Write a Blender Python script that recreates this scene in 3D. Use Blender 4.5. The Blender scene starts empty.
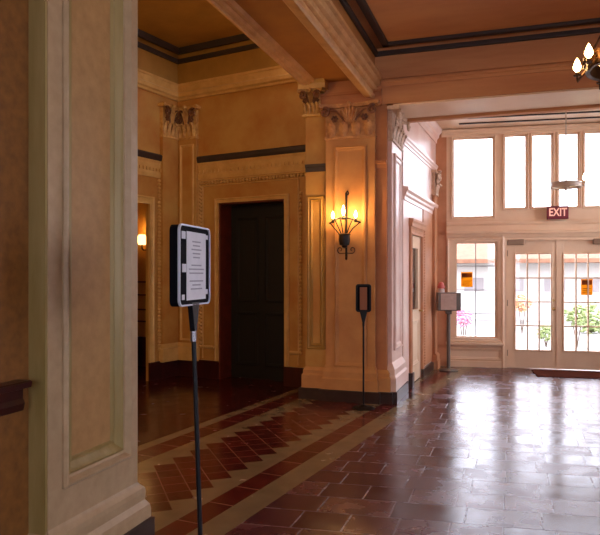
import bpy, bmesh, math, random
from mathutils import Vector, Matrix
random.seed(7)
SC = bpy.context.scene
COL = SC.collection
PI = math.pi
R = math.radians

# ------------------------------------------------------------------ camera
H = 1.55
FPX = 650.0
YAW = R(18.3)
cam_d = bpy.data.cameras.new('camera')
cam = bpy.data.objects.new('camera', cam_d)
COL.objects.link(cam)
cam.location = (0, 0, H)
cam.rotation_euler = (PI / 2, 0, YAW)
cam_d.sensor_fit = 'HORIZONTAL'
cam_d.sensor_width = 36
cam_d.lens = FPX / 600 * 36
cam_d.shift_y = 7.5 / 600
cam_d.clip_start = 0.02
cam_d.clip_end = 300
SC.camera = cam
FW = Vector((-math.sin(YAW), math.cos(YAW), 0))
RT = Vector((math.cos(YAW), math.sin(YAW), 0))


def ray(px, py):
    return FW + RT * ((px - 300) / FPX) + Vector((0, 0, (275 - py) / FPX))


class Frame:
    """wall frame: s along the wall, d out of the wall into the room, z up"""
    def __init__(self, o, ang, flip=False):
        self.o = Vector(o)
        self.S = Vector((math.cos(ang), math.sin(ang), 0))
        self.N = Vector((math.sin(ang), -math.cos(ang), 0))
        if flip:
            self.N = -self.N
        self.M = Matrix(((self.S.x, self.N.x, 0, self.o.x), (self.S.y, self.N.y, 0, self.o.y),
                         (0, 0, 1, self.o.z), (0, 0, 0, 1)))

    def at(self, px, py, d=0.0):
        r = ray(px, py)
        c = Vector((0, 0, H))
        t = ((self.o + self.N * d) - c).dot(self.N) / r.dot(self.N)
        p = c + r * t
        return (p - self.o).dot(self.S), p.z

    def s(self, px, d=0.0):
        return self.at(px, 275, d)[0]

    def z(self, px, py, d=0.0):
        return self.at(px, py, d)[1]

    def p(self, s, d, z):
        return self.o + self.S * s + self.N * d + Vector((0, 0, z))


def on_z(px, py, z=0.0):
    r = ray(px, py)
    return Vector((0, 0, H)) + r * ((z - H) / r.z)


def at_y(px, py, y):
    r = ray(px, py)
    return Vector((0, 0, H)) + r * (y / r.y)


FH = Frame((0, 0, 0), 0)
FH.M = Matrix.Identity(4)
F_front = Frame((0, 7.80, 0), 0)                       # front face of the far pier and header beam
F_side = Frame((-4.95, 8.95, 0), R(-11))               # back wall of the side room
F_sleft = Frame((-4.95, 8.95, 0), R(-11 - 90), True)   # its left wall
cd = math.atan2(3.25, 0.15)
F_cor = Frame((-1.44, 7.80, 0), cd)                    # corridor wall behind the pier
END_A = R(6)
F_end = Frame((-1.09, 11.28, 0), END_A)                # wall of doors and windows
F_near = Frame((-2.06, 0, 0), PI / 2)                  # face of the near pier

# ------------------------------------------------------------------ materials
def lin(c):
    return tuple((x / 12.92 if x <= 0.04045 else ((x + 0.055) / 1.055) ** 2.4) for x in (v / 255 for v in c)) + (1,)


def new_mat(name):
    m = bpy.data.materials.new(name)
    m.use_nodes = True
    return m, m.node_tree, m.node_tree.nodes['Principled BSDF']


def mat(name, c, c2=None, rough=0.6, scale=3.0, bump=0.0, metal=0.0, detail=6, stretch=None, spec=0.5, contrast=(0.35, 0.65)):
    m, nt, b = new_mat(name)
    b.inputs['Roughness'].default_value = rough
    b.inputs['Metallic'].default_value = metal
    b.inputs['Specular IOR Level'].default_value = spec
    b.inputs['Base Color'].default_value = lin(c)
    geo = nt.nodes.new('ShaderNodeNewGeometry')
    vec = geo.outputs['Position']
    if stretch:
        mp = nt.nodes.new('ShaderNodeMapping')
        mp.inputs['Scale'].default_value = stretch
        nt.links.new(vec, mp.inputs['Vector'])
        vec = mp.outputs['Vector']
    if c2 or bump:
        n = nt.nodes.new('ShaderNodeTexNoise')
        n.inputs['Scale'].default_value = scale
        n.inputs['Detail'].default_value = detail
        n.inputs['Roughness'].default_value = 0.6
        nt.links.new(vec, n.inputs['Vector'])
    if c2:
        r = nt.nodes.new('ShaderNodeValToRGB')
        r.color_ramp.elements[0].position = contrast[0]
        r.color_ramp.elements[1].position = contrast[1]
        r.color_ramp.elements[0].color = lin(c)
        r.color_ramp.elements[1].color = lin(c2)
        nt.links.new(n.outputs['Fac'], r.inputs['Fac'])
        nt.links.new(r.outputs['Color'], b.inputs['Base Color'])
    if bump:
        bp = nt.nodes.new('ShaderNodeBump')
        bp.inputs['Strength'].default_value = bump
        bp.inputs['Distance'].default_value = 0.01
        nt.links.new(n.outputs['Fac'], bp.inputs['Height'])
        nt.links.new(bp.outputs['Normal'], b.inputs['Normal'])
    return m


def emis(name, c, strength):
    m, nt, b = new_mat(name)
    b.inputs['Base Color'].default_value = lin(c)
    b.inputs['Emission Color'].default_value = lin(c)
    b.inputs['Emission Strength'].default_value = strength
    return m


M = {}
M['near'] = mat('near_pier_plaster', (186, 158, 122), (172, 144, 108), 0.4, 14, 0.1, contrast=(0.3, 0.7))
M['near_panel'] = mat('near_panel_plaster', (184, 142, 90), (166, 124, 74), 0.5, 16, 0.1, contrast=(0.3, 0.7))
M['olive'] = mat('olive_moulding', (146, 122, 66), (168, 144, 92), 0.45, 9, 0.2, stretch=(1, 1, 0.15))
M['wall_near'] = mat('mottled_brown_plaster', (140, 90, 36), (112, 68, 25), 0.5, 18, 0.1, contrast=(0.3, 0.7))
M['pier'] = mat('pier_plaster', (206, 148, 86), (188, 126, 70), 0.5, 3, 0.1)
M['pier_pink'] = mat('pink_brown_plaster', (190, 124, 76), (172, 106, 62), 0.5, 3, 0.1)
M['hall'] = mat('hall_plaster', (208, 146, 94), (192, 126, 78), 0.6, 2.5, 0.05, stretch=(0.4, 1, 3))
M['beam'] = mat('beam_plaster', (186, 128, 60), (170, 112, 56), 0.55, 2.5, 0.1)
M['beam_mould'] = mat('beam_moulding_paint', (222, 174, 118), (198, 146, 94), 0.45, 5, 0.1)
M['dark_trim'] = mat('dark_ceiling_band', (58, 42, 38), (46, 34, 30), 0.5, 5)
M['side'] = mat('side_room_plaster', (198, 150, 74), (182, 120, 50), 0.55, 2.2, 0.1)
M['side_olive'] = mat('side_room_frieze', (176, 132, 58), (160, 118, 50), 0.5, 3, 0.1)
M['side_mould'] = mat('side_room_moulding', (222, 178, 104), (204, 158, 86), 0.45, 6, 0.15)
M['dark_red'] = mat('dark_red_wood', (66, 18, 12), (48, 12, 8), 0.35, 8, 0.1, stretch=(1, 1, 0.2))
M['dark_door'] = mat('dark_door_wood', (15, 9, 7), (11, 7, 6), 0.7, 6, 0.1, stretch=(3, 3, 0.3))
M['jamb'] = mat('red_brown_jamb', (120, 46, 24), (96, 34, 18), 0.4, 6)
M['lead'] = mat('grey_window_bar', (120, 112, 108), None, 0.5)
M['plinth'] = mat('dark_plinth_tile', (62, 42, 36), (46, 31, 28), 0.3, 6, 0.1)
M['white'] = mat('cream_white_paint', (242, 212, 178), (234, 200, 164), 0.4, 2, 0.02)
M['cor'] = mat('corridor_pink_plaster', (240, 210, 194), (230, 192, 174), 0.35, 3, 0.05)  # lightened so pier face and corridor carry the entrance daylight
M['cor_orange'] = mat('corridor_orange_trim', (208, 146, 104), (194, 130, 88), 0.5, 4, 0.05)
M['cap'] = mat('capital_stucco', (212, 156, 98), (170, 112, 66), 0.55, 14, 0.3)
M['cap_lit'] = mat('window_lit_stucco', (226, 194, 164), (190, 154, 126), 0.55, 14, 0.3)  # paler capital copy, window light put into the colour
M['cap_dark'] = mat('dark_glazed_stucco', (138, 88, 58), (104, 62, 42), 0.5, 14, 0.2)
M['cap_gold'] = mat('golden_capital_stucco', (218, 172, 96), (186, 134, 66), 0.55, 14, 0.3)
M['cap_brown'] = mat('brown_capital_edge', (124, 76, 38), (100, 58, 28), 0.5, 14, 0.2)
M['pale_metal'] = mat('glare_paled_metal', (190, 170, 150), None, 0.4)  # lamp metal paled, window glare put into the colour
M['iron'] = mat('dark_iron', (38, 34, 32), (50, 40, 34), 0.45, 20, 0.2, metal=0.6)
M['bronze'] = mat('aged_bronze', (96, 62, 36), (66, 42, 26), 0.4, 20, 0.2, metal=0.7)
M['black'] = mat('black_satin_metal', (12, 12, 18), None, 0.45, spec=0.25)
M['rim'] = mat('pale_blue_grey_rim', (196, 202, 218), None, 0.3)
M['board'] = mat('matt_black_board', (8, 8, 16), None, 0.8, spec=0.1)
M['chrome'] = mat('brushed_steel', (170, 170, 176), None, 0.25, metal=0.9)
M['paper'] = mat('white_paper', (226, 226, 232), (214, 214, 222), 0.7, 12)
M['ink'] = mat('grey_ink', (160, 160, 170), None, 0.8)
M['tan_paper'] = mat('tan_paper', (150, 96, 70), None, 0.7)
M['grey_board'] = mat('grey_board', (206, 180, 164), (186, 160, 146), 0.6, 8)
M['box_grey'] = mat('box_grey_plastic', (112, 102, 92), None, 0.4)
M['pink'] = mat('pink_plastic', (214, 110, 104), None, 0.4)
M['bottle_white'] = mat('white_plastic', (228, 206, 196), None, 0.4)
M['exit_red'] = mat('maroon_sign_face', (122, 30, 46), None, 0.4)
M['exit_letter'] = emis('lit_sign_letter', (250, 190, 170), 0.32)
M['orange_paper'] = mat('orange_notice_paper', (236, 150, 24), None, 0.7)
M['notice_dark'] = mat('dark_notice_print', (120, 66, 20), None, 0.7)
M['closer'] = mat('bronze_closer', (150, 122, 98), None, 0.4, metal=0.3)
M['brass'] = mat('brass', (190, 150, 90), None, 0.3, metal=0.8)
M['mat'] = mat('brown_door_mat', (104, 62, 50), (84, 48, 40), 1.0, 60, 0.4, spec=0.0)
M['flame'] = emis('flame_bulb_glow', (255, 205, 130), 26)
M['flame_far'] = emis('warm_bulb_glow', (255, 226, 170), 14)
M['candle'] = mat('candle_sleeve', (226, 196, 140), None, 0.5)
M['lamp_shade'] = emis('lamp_shade_glow', (255, 196, 110), 3)
M['pave'] = mat('pale_pavement', (140, 136, 130), (126, 122, 116), 0.9, 3)
M['stucco'] = mat('white_stucco_outside', (178, 174, 168), None, 0.9)
M['roof'] = mat('terracotta_roof', (132, 92, 68), (114, 76, 56), 0.9, 6)
M['out_window'] = mat('outside_window_glass', (134, 128, 128), None, 0.2)
M['leaf'] = mat('green_leaf', (120, 140, 84), (150, 160, 104), 0.7, 8)
M['pinkleaf'] = mat('pink_blossom', (236, 176, 200), (226, 150, 184), 0.8, 8)
M['redleaf'] = mat('red_orange_blossom', (214, 130, 110), (214, 170, 110), 0.8, 8)
M['bark'] = mat('brown_stem', (84, 62, 46), None, 0.9)


def glass_mat():
    m = bpy.data.materials.new('clear_window_glass')
    m.use_nodes = True
    nt = m.node_tree
    nt.nodes.clear()
    out = nt.nodes.new('ShaderNodeOutputMaterial')
    mix = nt.nodes.new('ShaderNodeMixShader')
    fr = nt.nodes.new('ShaderNodeFresnel')
    fr.inputs['IOR'].default_value = 1.45
    tr = nt.nodes.new('ShaderNodeBsdfTransparent')
    gl = nt.nodes.new('ShaderNodeBsdfGlossy')
    gl.inputs['Roughness'].default_value = 0.03
    nt.links.new(fr.outputs[0], mix.inputs[0])
    nt.links.new(tr.outputs[0], mix.inputs[1])
    nt.links.new(gl.outputs[0], mix.inputs[2])
    nt.links.new(mix.outputs[0], out.inputs[0])
    return m


M['glass'] = glass_mat()
for k_, c_ in (('orange_paper', (250, 196, 60)), ('notice_dark', (176, 112, 36))):
    nt_ = M[k_].node_tree
    tl = nt_.nodes.new('ShaderNodeBsdfTranslucent')
    tl.inputs['Color'].default_value = lin(c_)
    mx = nt_.nodes.new('ShaderNodeMixShader')
    mx.inputs[0].default_value = 0.6
    b_ = nt_.nodes['Principled BSDF']
    nt_.links.new(b_.outputs[0], mx.inputs[1])
    nt_.links.new(tl.outputs[0], mx.inputs[2])
    nt_.links.new(mx.outputs[0], nt_.nodes['Material Output'].inputs[0])


def floor_mat():
    m, nt, b = new_mat('quarry_tile_floor')
    N = nt.nodes
    L = nt.links

    def val(x):
        return x

    def math_(op, a, c=None, d=None):
        n = N.new('ShaderNodeMath')
        n.operation = op
        for i, v in enumerate((a, c, d)):
            if v is None:
                continue
            if isinstance(v, (int, float)):
                n.inputs[i].default_value = v
            else:
                L.new(v, n.inputs[i])
        return n.outputs[0]

    def between(x, lo, hi):
        return math_('MULTIPLY', math_('GREATER_THAN', x, lo), math_('LESS_THAN', x, hi))

    def mixc(f, a, c):
        n = N.new('ShaderNodeMix')
        n.data_type = 'RGBA'
        L.new(f, n.inputs[0])
        for i, v in ((6, a), (7, c)):
            if isinstance(v, tuple):
                n.inputs[i].default_value = v
            else:
                L.new(v, n.inputs[i])
        return n.outputs[2]

    geo = N.new('ShaderNodeNewGeometry')
    sep = N.new('ShaderNodeSeparateXYZ')
    L.new(geo.outputs['Position'], sep.inputs[0])
    X, Y = sep.outputs[0], sep.outputs[1]
    # coordinates along (v) and across (w) the inlaid border
    a = R(BORDER_A)
    dx = math_('SUBTRACT', X, -1.936)
    dy = math_('SUBTRACT', Y, 3.655)
    w = math_('SUBTRACT', math_('MULTIPLY', dx, math.cos(a)), math_('MULTIPLY', dy, math.sin(a)))
    v = math_('ADD', math_('MULTIPLY', dx, math.sin(a)), math_('MULTIPLY', dy, math.cos(a)))

    def brick(vec, wd, ht, c1, c2, mort, ms=0.008, off=0.5, sq=1.0):
        n = N.new('ShaderNodeTexBrick')
        n.offset = off
        n.squash = sq
        n.squash_frequency = 2
        n.inputs['Scale'].default_value = 1
        n.inputs['Brick Width'].default_value = wd
        n.inputs['Row Height'].default_value = ht
        n.inputs['Mortar Size'].default_value = ms
        n.inputs['Mortar Smooth'].default_value = 0.2
        n.inputs['Color1'].default_value = lin(c1)
        n.inputs['Color2'].default_value = lin(c2)
        n.inputs['Mortar'].default_value = lin(mort)
        n.inputs['Bias'].default_value = 0.0
        L.new(vec, n.inputs['Vector'])
        return n

    # hall tiles, rows run across the hall
    rot = N.new('ShaderNodeCombineXYZ')
    L.new(math_('ADD', X, 0.07), rot.inputs[0])
    L.new(math_('SUBTRACT', Y, math_('MULTIPLY', X, 0.10)), rot.inputs[1])
    hall = brick(rot.outputs[0], 0.31, 0.30, (104, 54, 60), (70, 34, 42), (122, 104, 108), 0.006, 0.5, 1.5)
    red = (96, 30, 26)
    redl = lin(red)
    pale = (132, 112, 84)
    cmb = N.new('ShaderNodeCombineXYZ')
    L.new(math_('ADD', w, 2.5), cmb.inputs[0])
    L.new(v, cmb.inputs[1])
    # single course band of long red tiles
    band = brick(cmb.outputs[0], 5.0, 0.36, (98, 32, 28), (84, 26, 24), (150, 116, 90), 0.006, 0.0)
    # diagonal tiles
    k = 1 / math.sqrt(2)
    ts = 0.177
    a1 = math_('DIVIDE', math_('MULTIPLY', math_('ADD', math_('ADD', w, 0.60), v), k), ts)
    a2 = math_('DIVIDE', math_('MULTIPLY', math_('SUBTRACT', math_('ADD', w, 0.60), v), k), ts)
    f1, f2 = math_('FLOOR', a1), math_('FLOOR', a2)
    cw = math_('MULTIPLY', math_('ADD', math_('ADD', f1, f2), 1.0), ts * k)   # cell centre across the border
    inside = math_('LESS_THAN', math_('ABSOLUTE', cw), 0.30)
    e1 = math_('ABSOLUTE', math_('SUBTRACT', math_('FRACT', a1), 0.5))
    e2 = math_('ABSOLUTE', math_('SUBTRACT', math_('FRACT', a2), 0.5))
    grout = math_('MAXIMUM', math_('GREATER_THAN', e1, 0.475), math_('MULTIPLY', math_('GREATER_THAN', e2, 0.475), 1.0))
    # joints only every second course on the other diagonal: long tiles
    wn = N.new('ShaderNodeTexWhiteNoise')
    wn.noise_dimensions = '2D'
    c2 = N.new('ShaderNodeCombineXYZ')
    L.new(f1, c2.inputs[0])
    L.new(f2, c2.inputs[1])
    L.new(c2.outputs[0], wn.inputs['Vector'])
    dcol = mixc(wn.outputs['Value'], lin((100, 30, 26)), lin((80, 24, 22)))
    dcol = mixc(math_('MULTIPLY', grout, 0.75), dcol, lin((140, 108, 84)))
    zig = mixc(inside, lin(pale), dcol)
    side = brick(geo.outputs['Position'], 0.33, 0.33, (76, 24, 24), (60, 18, 18), (60, 32, 28))
    no = N.new('ShaderNodeTexNoise')
    no.inputs['Scale'].default_value = 5
    no.inputs['Detail'].default_value = 5
    L.new(geo.outputs['Position'], no.inputs['Vector'])
    col = hall.outputs['Color']
    col = mixc(math_('LESS_THAN', w, 0.30), col, lin(pale))
    col = mixc(math_('LESS_THAN', w, 0.095), col, band.outputs['Color'])
    col = mixc(math_('LESS_THAN', w, -0.095), col, zig)
    col = mixc(math_('LESS_THAN', w, -1.13), col, band.outputs['Color'])
    col = mixc(math_('LESS_THAN', w, -1.36), col, lin(pale))
    col = mixc(math_('LESS_THAN', w, -1.48), col, side.outputs['Color'])
    # wear
    wear = N.new('ShaderNodeMix')
    wear.data_type = 'RGBA'
    wear.blend_type = 'MULTIPLY'
    wear.inputs[0].default_value = 0.5
    L.new(col, wear.inputs[6])
    rr = N.new('ShaderNodeValToRGB')
    rr.color_ramp.elements[0].position = 0.3
    rr.color_ramp.elements[0].color = (0.55, 0.55, 0.55, 1)
    rr.color_ramp.elements[1].position = 0.7
    rr.color_ramp.elements[1].color = (1, 1, 1, 1)
    L.new(no.outputs['Fac'], rr.inputs['Fac'])
    L.new(rr.outputs[0], wear.inputs[7])
    L.new(wear.outputs[2], b.inputs['Base Color'])
    # roughness and relief: every tile tilts a little, joints sit lower
    mr = N.new('ShaderNodeMapRange')
    L.new(no.outputs['Fac'], mr.inputs[0])
    mr.inputs[1].default_value = 0.3
    mr.inputs[2].default_value = 0.7
    mr.inputs[3].default_value = FLOOR_R[0]
    mr.inputs[4].default_value = FLOOR_R[1]
    sc3 = N.new('ShaderNodeSeparateColor')
    L.new(hall.outputs['Color'], sc3.inputs[0])
    m3 = N.new('ShaderNodeMapRange')
    L.new(sc3.outputs[0], m3.inputs[0])
    m3.inputs[1].default_value = lin((72, 0, 0))[0]
    m3.inputs[2].default_value = lin((98, 0, 0))[0]
    m3.inputs[3].default_value = -0.03
    m3.inputs[4].default_value = 0.05
    hm = math_('GREATER_THAN', w, 0.30)
    L.new(math_('ADD', mr.outputs[0], math_('MULTIPLY', m3.outputs[0], hm)), b.inputs['Roughness'])
    hn = N.new('ShaderNodeTexNoise')
    hn.inputs['Scale'].default_value = 2.2
    hn.inputs['Detail'].default_value = 1
    L.new(geo.outputs['Position'], hn.inputs['Vector'])
    hgt = math_('SUBTRACT', math_('MULTIPLY', hn.outputs['Fac'], 0.5), math_('MULTIPLY', math_('MULTIPLY', hall.outputs['Fac'], 0.35), math_('GREATER_THAN', w, 0.30)))
    bp = N.new('ShaderNodeBump')
    bp.inputs['Strength'].default_value = 0.35
    bp.inputs['Distance'].default_value = 0.02
    L.new(hgt, bp.inputs['Height'])
    L.new(bp.outputs['Normal'], b.inputs['Normal'])
    b.inputs['Specular IOR Level'].default_value = 0.45
    return m


BORDER_A = 7.2
FLOOR_R = (0.16, 0.28)
M['floor'] = floor_mat()

# ------------------------------------------------------------------ mesh helpers
def tag(o, label=None, cat=None, group=None, kind=None):
    if label: o['label'] = label
    if cat: o['category'] = cat
    if group: o['group'] = group
    if kind: o['kind'] = kind
    return o


def empty(name, loc, label=None, cat=None, group=None, kind=None, rz=0.0):
    o = bpy.data.objects.new(name, None)
    o.empty_display_size = 0.1
    COL.objects.link(o)
    o.location = loc
    o.rotation_euler = (0, 0, rz)
    bpy.context.view_layer.update()
    return tag(o, label, cat, group, kind)


class MB:
    def __init__(self, frame=None):
        self.bm = bmesh.new()
        self.M = frame.M if isinstance(frame, Frame) else (frame if frame is not None else Matrix.Identity(4))

    def v(self, p):
        return self.bm.verts.new(self.M @ Vector(p))

    def quad(self, *vs):
        try:
            self.bm.faces.new(vs)
        except ValueError:
            pass

    def box(self, a0, a1, b0, b1, c0, c1, ta=1.0, tb=1.0):
        """box; ta/tb scale the top about its centre"""
        am, bm_ = (a0 + a1) / 2, (b0 + b1) / 2
        lo = [(a0, b0), (a1, b0), (a1, b1), (a0, b1)]
        V = [self.v((x, y, c0)) for x, y in lo] + [self.v((am + (x - am) * ta, bm_ + (y - bm_) * tb, c1)) for x, y in lo]
        for f in ((3, 2, 1, 0), (4, 5, 6, 7), (0, 1, 5, 4), (1, 2, 6, 5), (2, 3, 7, 6), (3, 0, 4, 7)):
            self.quad(*[V[i] for i in f])
        return self

    def ring(self, s0, s1, z0, z1, prof, bottom=True):
        """mitred moulding around a rectangle: prof = closed list of (inset, out)"""
        loops = []
        for o, d in prof:
            zb = z0 + o if bottom else z0
            loops.append([self.v((s0 + o, d, zb)), self.v((s0 + o, d, z1 - o)), self.v((s1 - o, d, z1 - o)), self.v((s1 - o, d, zb))])
        n = len(prof)
        segs = 4 if bottom else 3
        for i in range(n):
            A, B = loops[i], loops[(i + 1) % n]
            for k in range(segs):
                self.quad(A[k], A[(k + 1) % 4], B[(k + 1) % 4], B[k])
        if not bottom:
            self.quad(*[l[0] for l in loops])
            self.quad(*[l[3] for l in reversed(loops)])
        return self

    def extrude(self, prof, s0, s1, m0=0.0, m1=0.0):
        """straight moulding: prof = closed list of (d, z); m0, m1 mitre the ends with d"""
        A = [self.v((s0 + m0 * d, d, z)) for d, z in prof]
        B = [self.v((s1 + m1 * d, d, z)) for d, z in prof]
        n = len(prof)
        for i in range(n):
            self.quad(A[i], A[(i + 1) % n], B[(i + 1) % n], B[i])
        self.quad(*reversed(A))
        self.quad(*B)
        return self

    def skirt(self, x0, x1, y0, y1, prof):
        """moulding all round a block: prof = open list of (offset, z)"""
        loops = [[self.v((x0 - o, y0 - o, z)), self.v((x1 + o, y0 - o, z)), self.v((x1 + o, y1 + o, z)), self.v((x0 - o, y1 + o, z))] for o, z in prof]
        for A, B in zip(loops, loops[1:]):
            for k in range(4):
                self.quad(A[k], A[(k + 1) % 4], B[(k + 1) % 4], B[k])
        self.quad(*reversed(loops[0]))
        self.quad(*loops[-1])
        return self

    def tube(self, pts, r, n=8, cap=True):
        pts = [Vector(p) for p in pts]
        rs = r if isinstance(r, (list, tuple)) else [r] * len(pts)
        rings = []
        up = None
        for i, p in enumerate(pts):
            t = (pts[min(i + 1, len(pts) - 1)] - pts[max(i - 1, 0)]).normalized()
            if up is None:
                up = Vector((0, 0, 1)) if abs(t.z) < 0.9 else Vector((1, 0, 0))
            a = t.cross(up)
            if a.length < 1e-5:
                a = t.cross(Vector((0.3, 1, 0.2)))
            a.normalize()
            b = a.cross(t).normalized()
            up = b
            rings.append([self.v(p + a * (rs[i] * math.cos(2 * PI * k / n)) + b * (rs[i] * math.sin(2 * PI * k / n))) for k in range(n)])
        for A, B in zip(rings, rings[1:]):
            for k in range(n):
                self.quad(A[k], A[(k + 1) % n], B[(k + 1) % n], B[k])
        if cap:
            self.quad(*reversed(rings[0]))
            self.quad(*rings[-1])
        return self

    def lathe(self, prof, c=(0, 0, 0), n=20):
        c = Vector(c)
        rings = []
        for r, z in prof:
            if r < 1e-6:
                rings.append([self.v(c + Vector((0, 0, z)))])
            else:
                rings.append([self.v(c + Vector((r * math.cos(2 * PI * k / n), r * math.sin(2 * PI * k / n), z))) for k in range(n)])
        for A, B in zip(rings, rings[1:]):
            for k in range(n):
                a0, a1 = A[k % len(A)], A[(k + 1) % len(A)]
                b0, b1 = B[k % len(B)], B[(k + 1) % len(B)]
                vs = []
                for q in (a0, a1, b1, b0):
                    if q not in vs:
                        vs.append(q)
                if len(vs) > 2:
                    self.quad(*vs)
        if len(rings[0]) > 1: self.quad(*reversed(rings[0]))
        if len(rings[-1]) > 1: self.quad(*rings[-1])
        return self

    def ball(self, c, r, n=8, m=6, sc=(1, 1, 1)):
        c = Vector(c)
        prev = [self.v(c + Vector((0, 0, -r * sc[2])))]
        for i in range(1, m + 1):
            th = PI * i / m
            if i == m:
                cur = [self.v(c + Vector((0, 0, r * sc[2])))]
            else:
                cur = [self.v(c + Vector((r * sc[0] * math.sin(th) * math.cos(2 * PI * k / n), r * sc[1] * math.sin(th) * math.sin(2 * PI * k / n), -r * sc[2] * math.cos(th)))) for k in range(n)]
            for k in range(n):
                vs = []
                for q in (prev[k % len(prev)], prev[(k + 1) % len(prev)], cur[(k + 1) % len(cur)], cur[k % len(cur)]):
                    if q not in vs: vs.append(q)
                if len(vs) > 2: self.quad(*vs)
            prev = cur
        return self

    def leaf(self, s, d, z, w, h, lean=0.0, curl=0.05, th=0.008, rows=6):
        """an acanthus leaf growing up the face of a capital, tip curling outward"""
        def surf(off):
            g = []
            for i in range(rows + 1):
                t = i / rows
                ww = w * (0.55 + 0.9 * t - 1.25 * t ** 3) * (1.0 if i % 2 == 0 else 0.8)
                ww = max(ww, 0.08 * w)
                row = []
                for j in (-1, -0.5, 0, 0.5, 1):
                    dd = d + curl * t ** 2.4 + 0.018 * (1 - abs(j)) + off
                    zz = z + h * (t if t < 0.85 else 0.85 + (t - 0.85) * 0.3)
                    row.append(self.v((s + ww * 0.5 * j + lean * t, dd, zz)))
                g.append(row)
            return g
        f, b = surf(0), surf(-th)
        for i in range(rows):
            for j in range(4):
                self.quad(f[i][j], f[i][j + 1], f[i + 1][j + 1], f[i + 1][j])
                self.quad(b[i][j], b[i + 1][j], b[i + 1][j + 1], b[i][j + 1])
            self.quad(f[i][0], f[i + 1][0], b[i + 1][0], b[i][0])
            self.quad(f[i][4], b[i][4], b[i + 1][4], f[i + 1][4])
        for j in range(4):
            self.quad(f[0][j], b[0][j], b[0][j + 1], f[0][j + 1])
            self.quad(f[rows][j], f[rows][j + 1], b[rows][j + 1], b[rows][j])
        return self

    def build(self, name, m, parent=None, smooth=False, bevel=0.0, label=None, cat=None, group=None, kind=None):
        bmesh.ops.recalc_face_normals(self.bm, faces=self.bm.faces[:])
        me = bpy.data.meshes.new(name)
        if parent is not None:
            bpy.context.view_layer.update()
            inv = parent.matrix_world.inverted()
            self.bm.transform(inv)
            loc = None
        else:
            xs = [v.co for v in self.bm.verts]
            lo = Vector([min(c[i] for c in xs) for i in range(3)])
            hi = Vector([max(c[i] for c in xs) for i in range(3)])
            loc = Vector(((lo.x + hi.x) / 2, (lo.y + hi.y) / 2, lo.z))
            self.bm.transform(Matrix.Translation(-loc))
        self.bm.to_mesh(me)
        self.bm.free()
        if smooth:
            for p in me.polygons:
                p.use_smooth = True
        me.materials.append(m)
        o = bpy.data.objects.new(name, me)
        COL.objects.link(o)
        if parent is not None:
            o.parent = parent
        else:
            o.location = loc
        if bevel:
            md = o.modifiers.new('bevel', 'BEVEL')
            md.width = bevel
            md.segments = 2
            md.limit_method = 'ANGLE'
            md.angle_limit = R(40)
        if smooth:
            md = o.modifiers.new('smooth_edges', 'EDGE_SPLIT')
            md.split_angle = R(45)
        return tag(o, label, cat, group, kind)


def walls(mb, s0, s1, z0, z1, d0, d1, holes):
    """a wall slab with rectangular openings"""
    ss = sorted({s0, s1} | {h[0] for h in holes} | {h[1] for h in holes})
    for a, b in zip(ss, ss[1:]):
        m_ = (a + b) / 2
        cols = sorted([h for h in holes if h[0] < m_ < h[1]], key=lambda h: h[2])
        z = z0
        for h in cols:
            if h[2] > z + 1e-4:
                mb.box(a, b, d0, d1, z, h[2])
            z = h[3]
        if z < z1 - 1e-4:
            mb.box(a, b, d0, d1, z, z1)
    return mb


CROWN = [(0, 0), (0.02, 0), (0.03, 0.03), (0.055, 0.045), (0.06, 0.075), (0.095, 0.10), (0.10, 0.13), (0, 0.13)]


def prof_scaled(prof, z, sd=1.0, sz=1.0):
    return [(d * sd, z + k * sz) for d, k in prof]


PANEL = [(0, 0), (0, 0.022), (0.022, 0.03), (0.03, 0.016), (0.055, 0.012), (0.07, 0.004), (0.07, 0)]
CASING = [(0, 0), (0, 0.03), (0.015, 0.035), (0.035, 0.022), (0.08, 0.02), (0.09, 0.03), (0.105, 0.03), (0.105, 0)]


def scale_prof(p, a, b):
    return [(x * a, y * b) for x, y in p]


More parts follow.
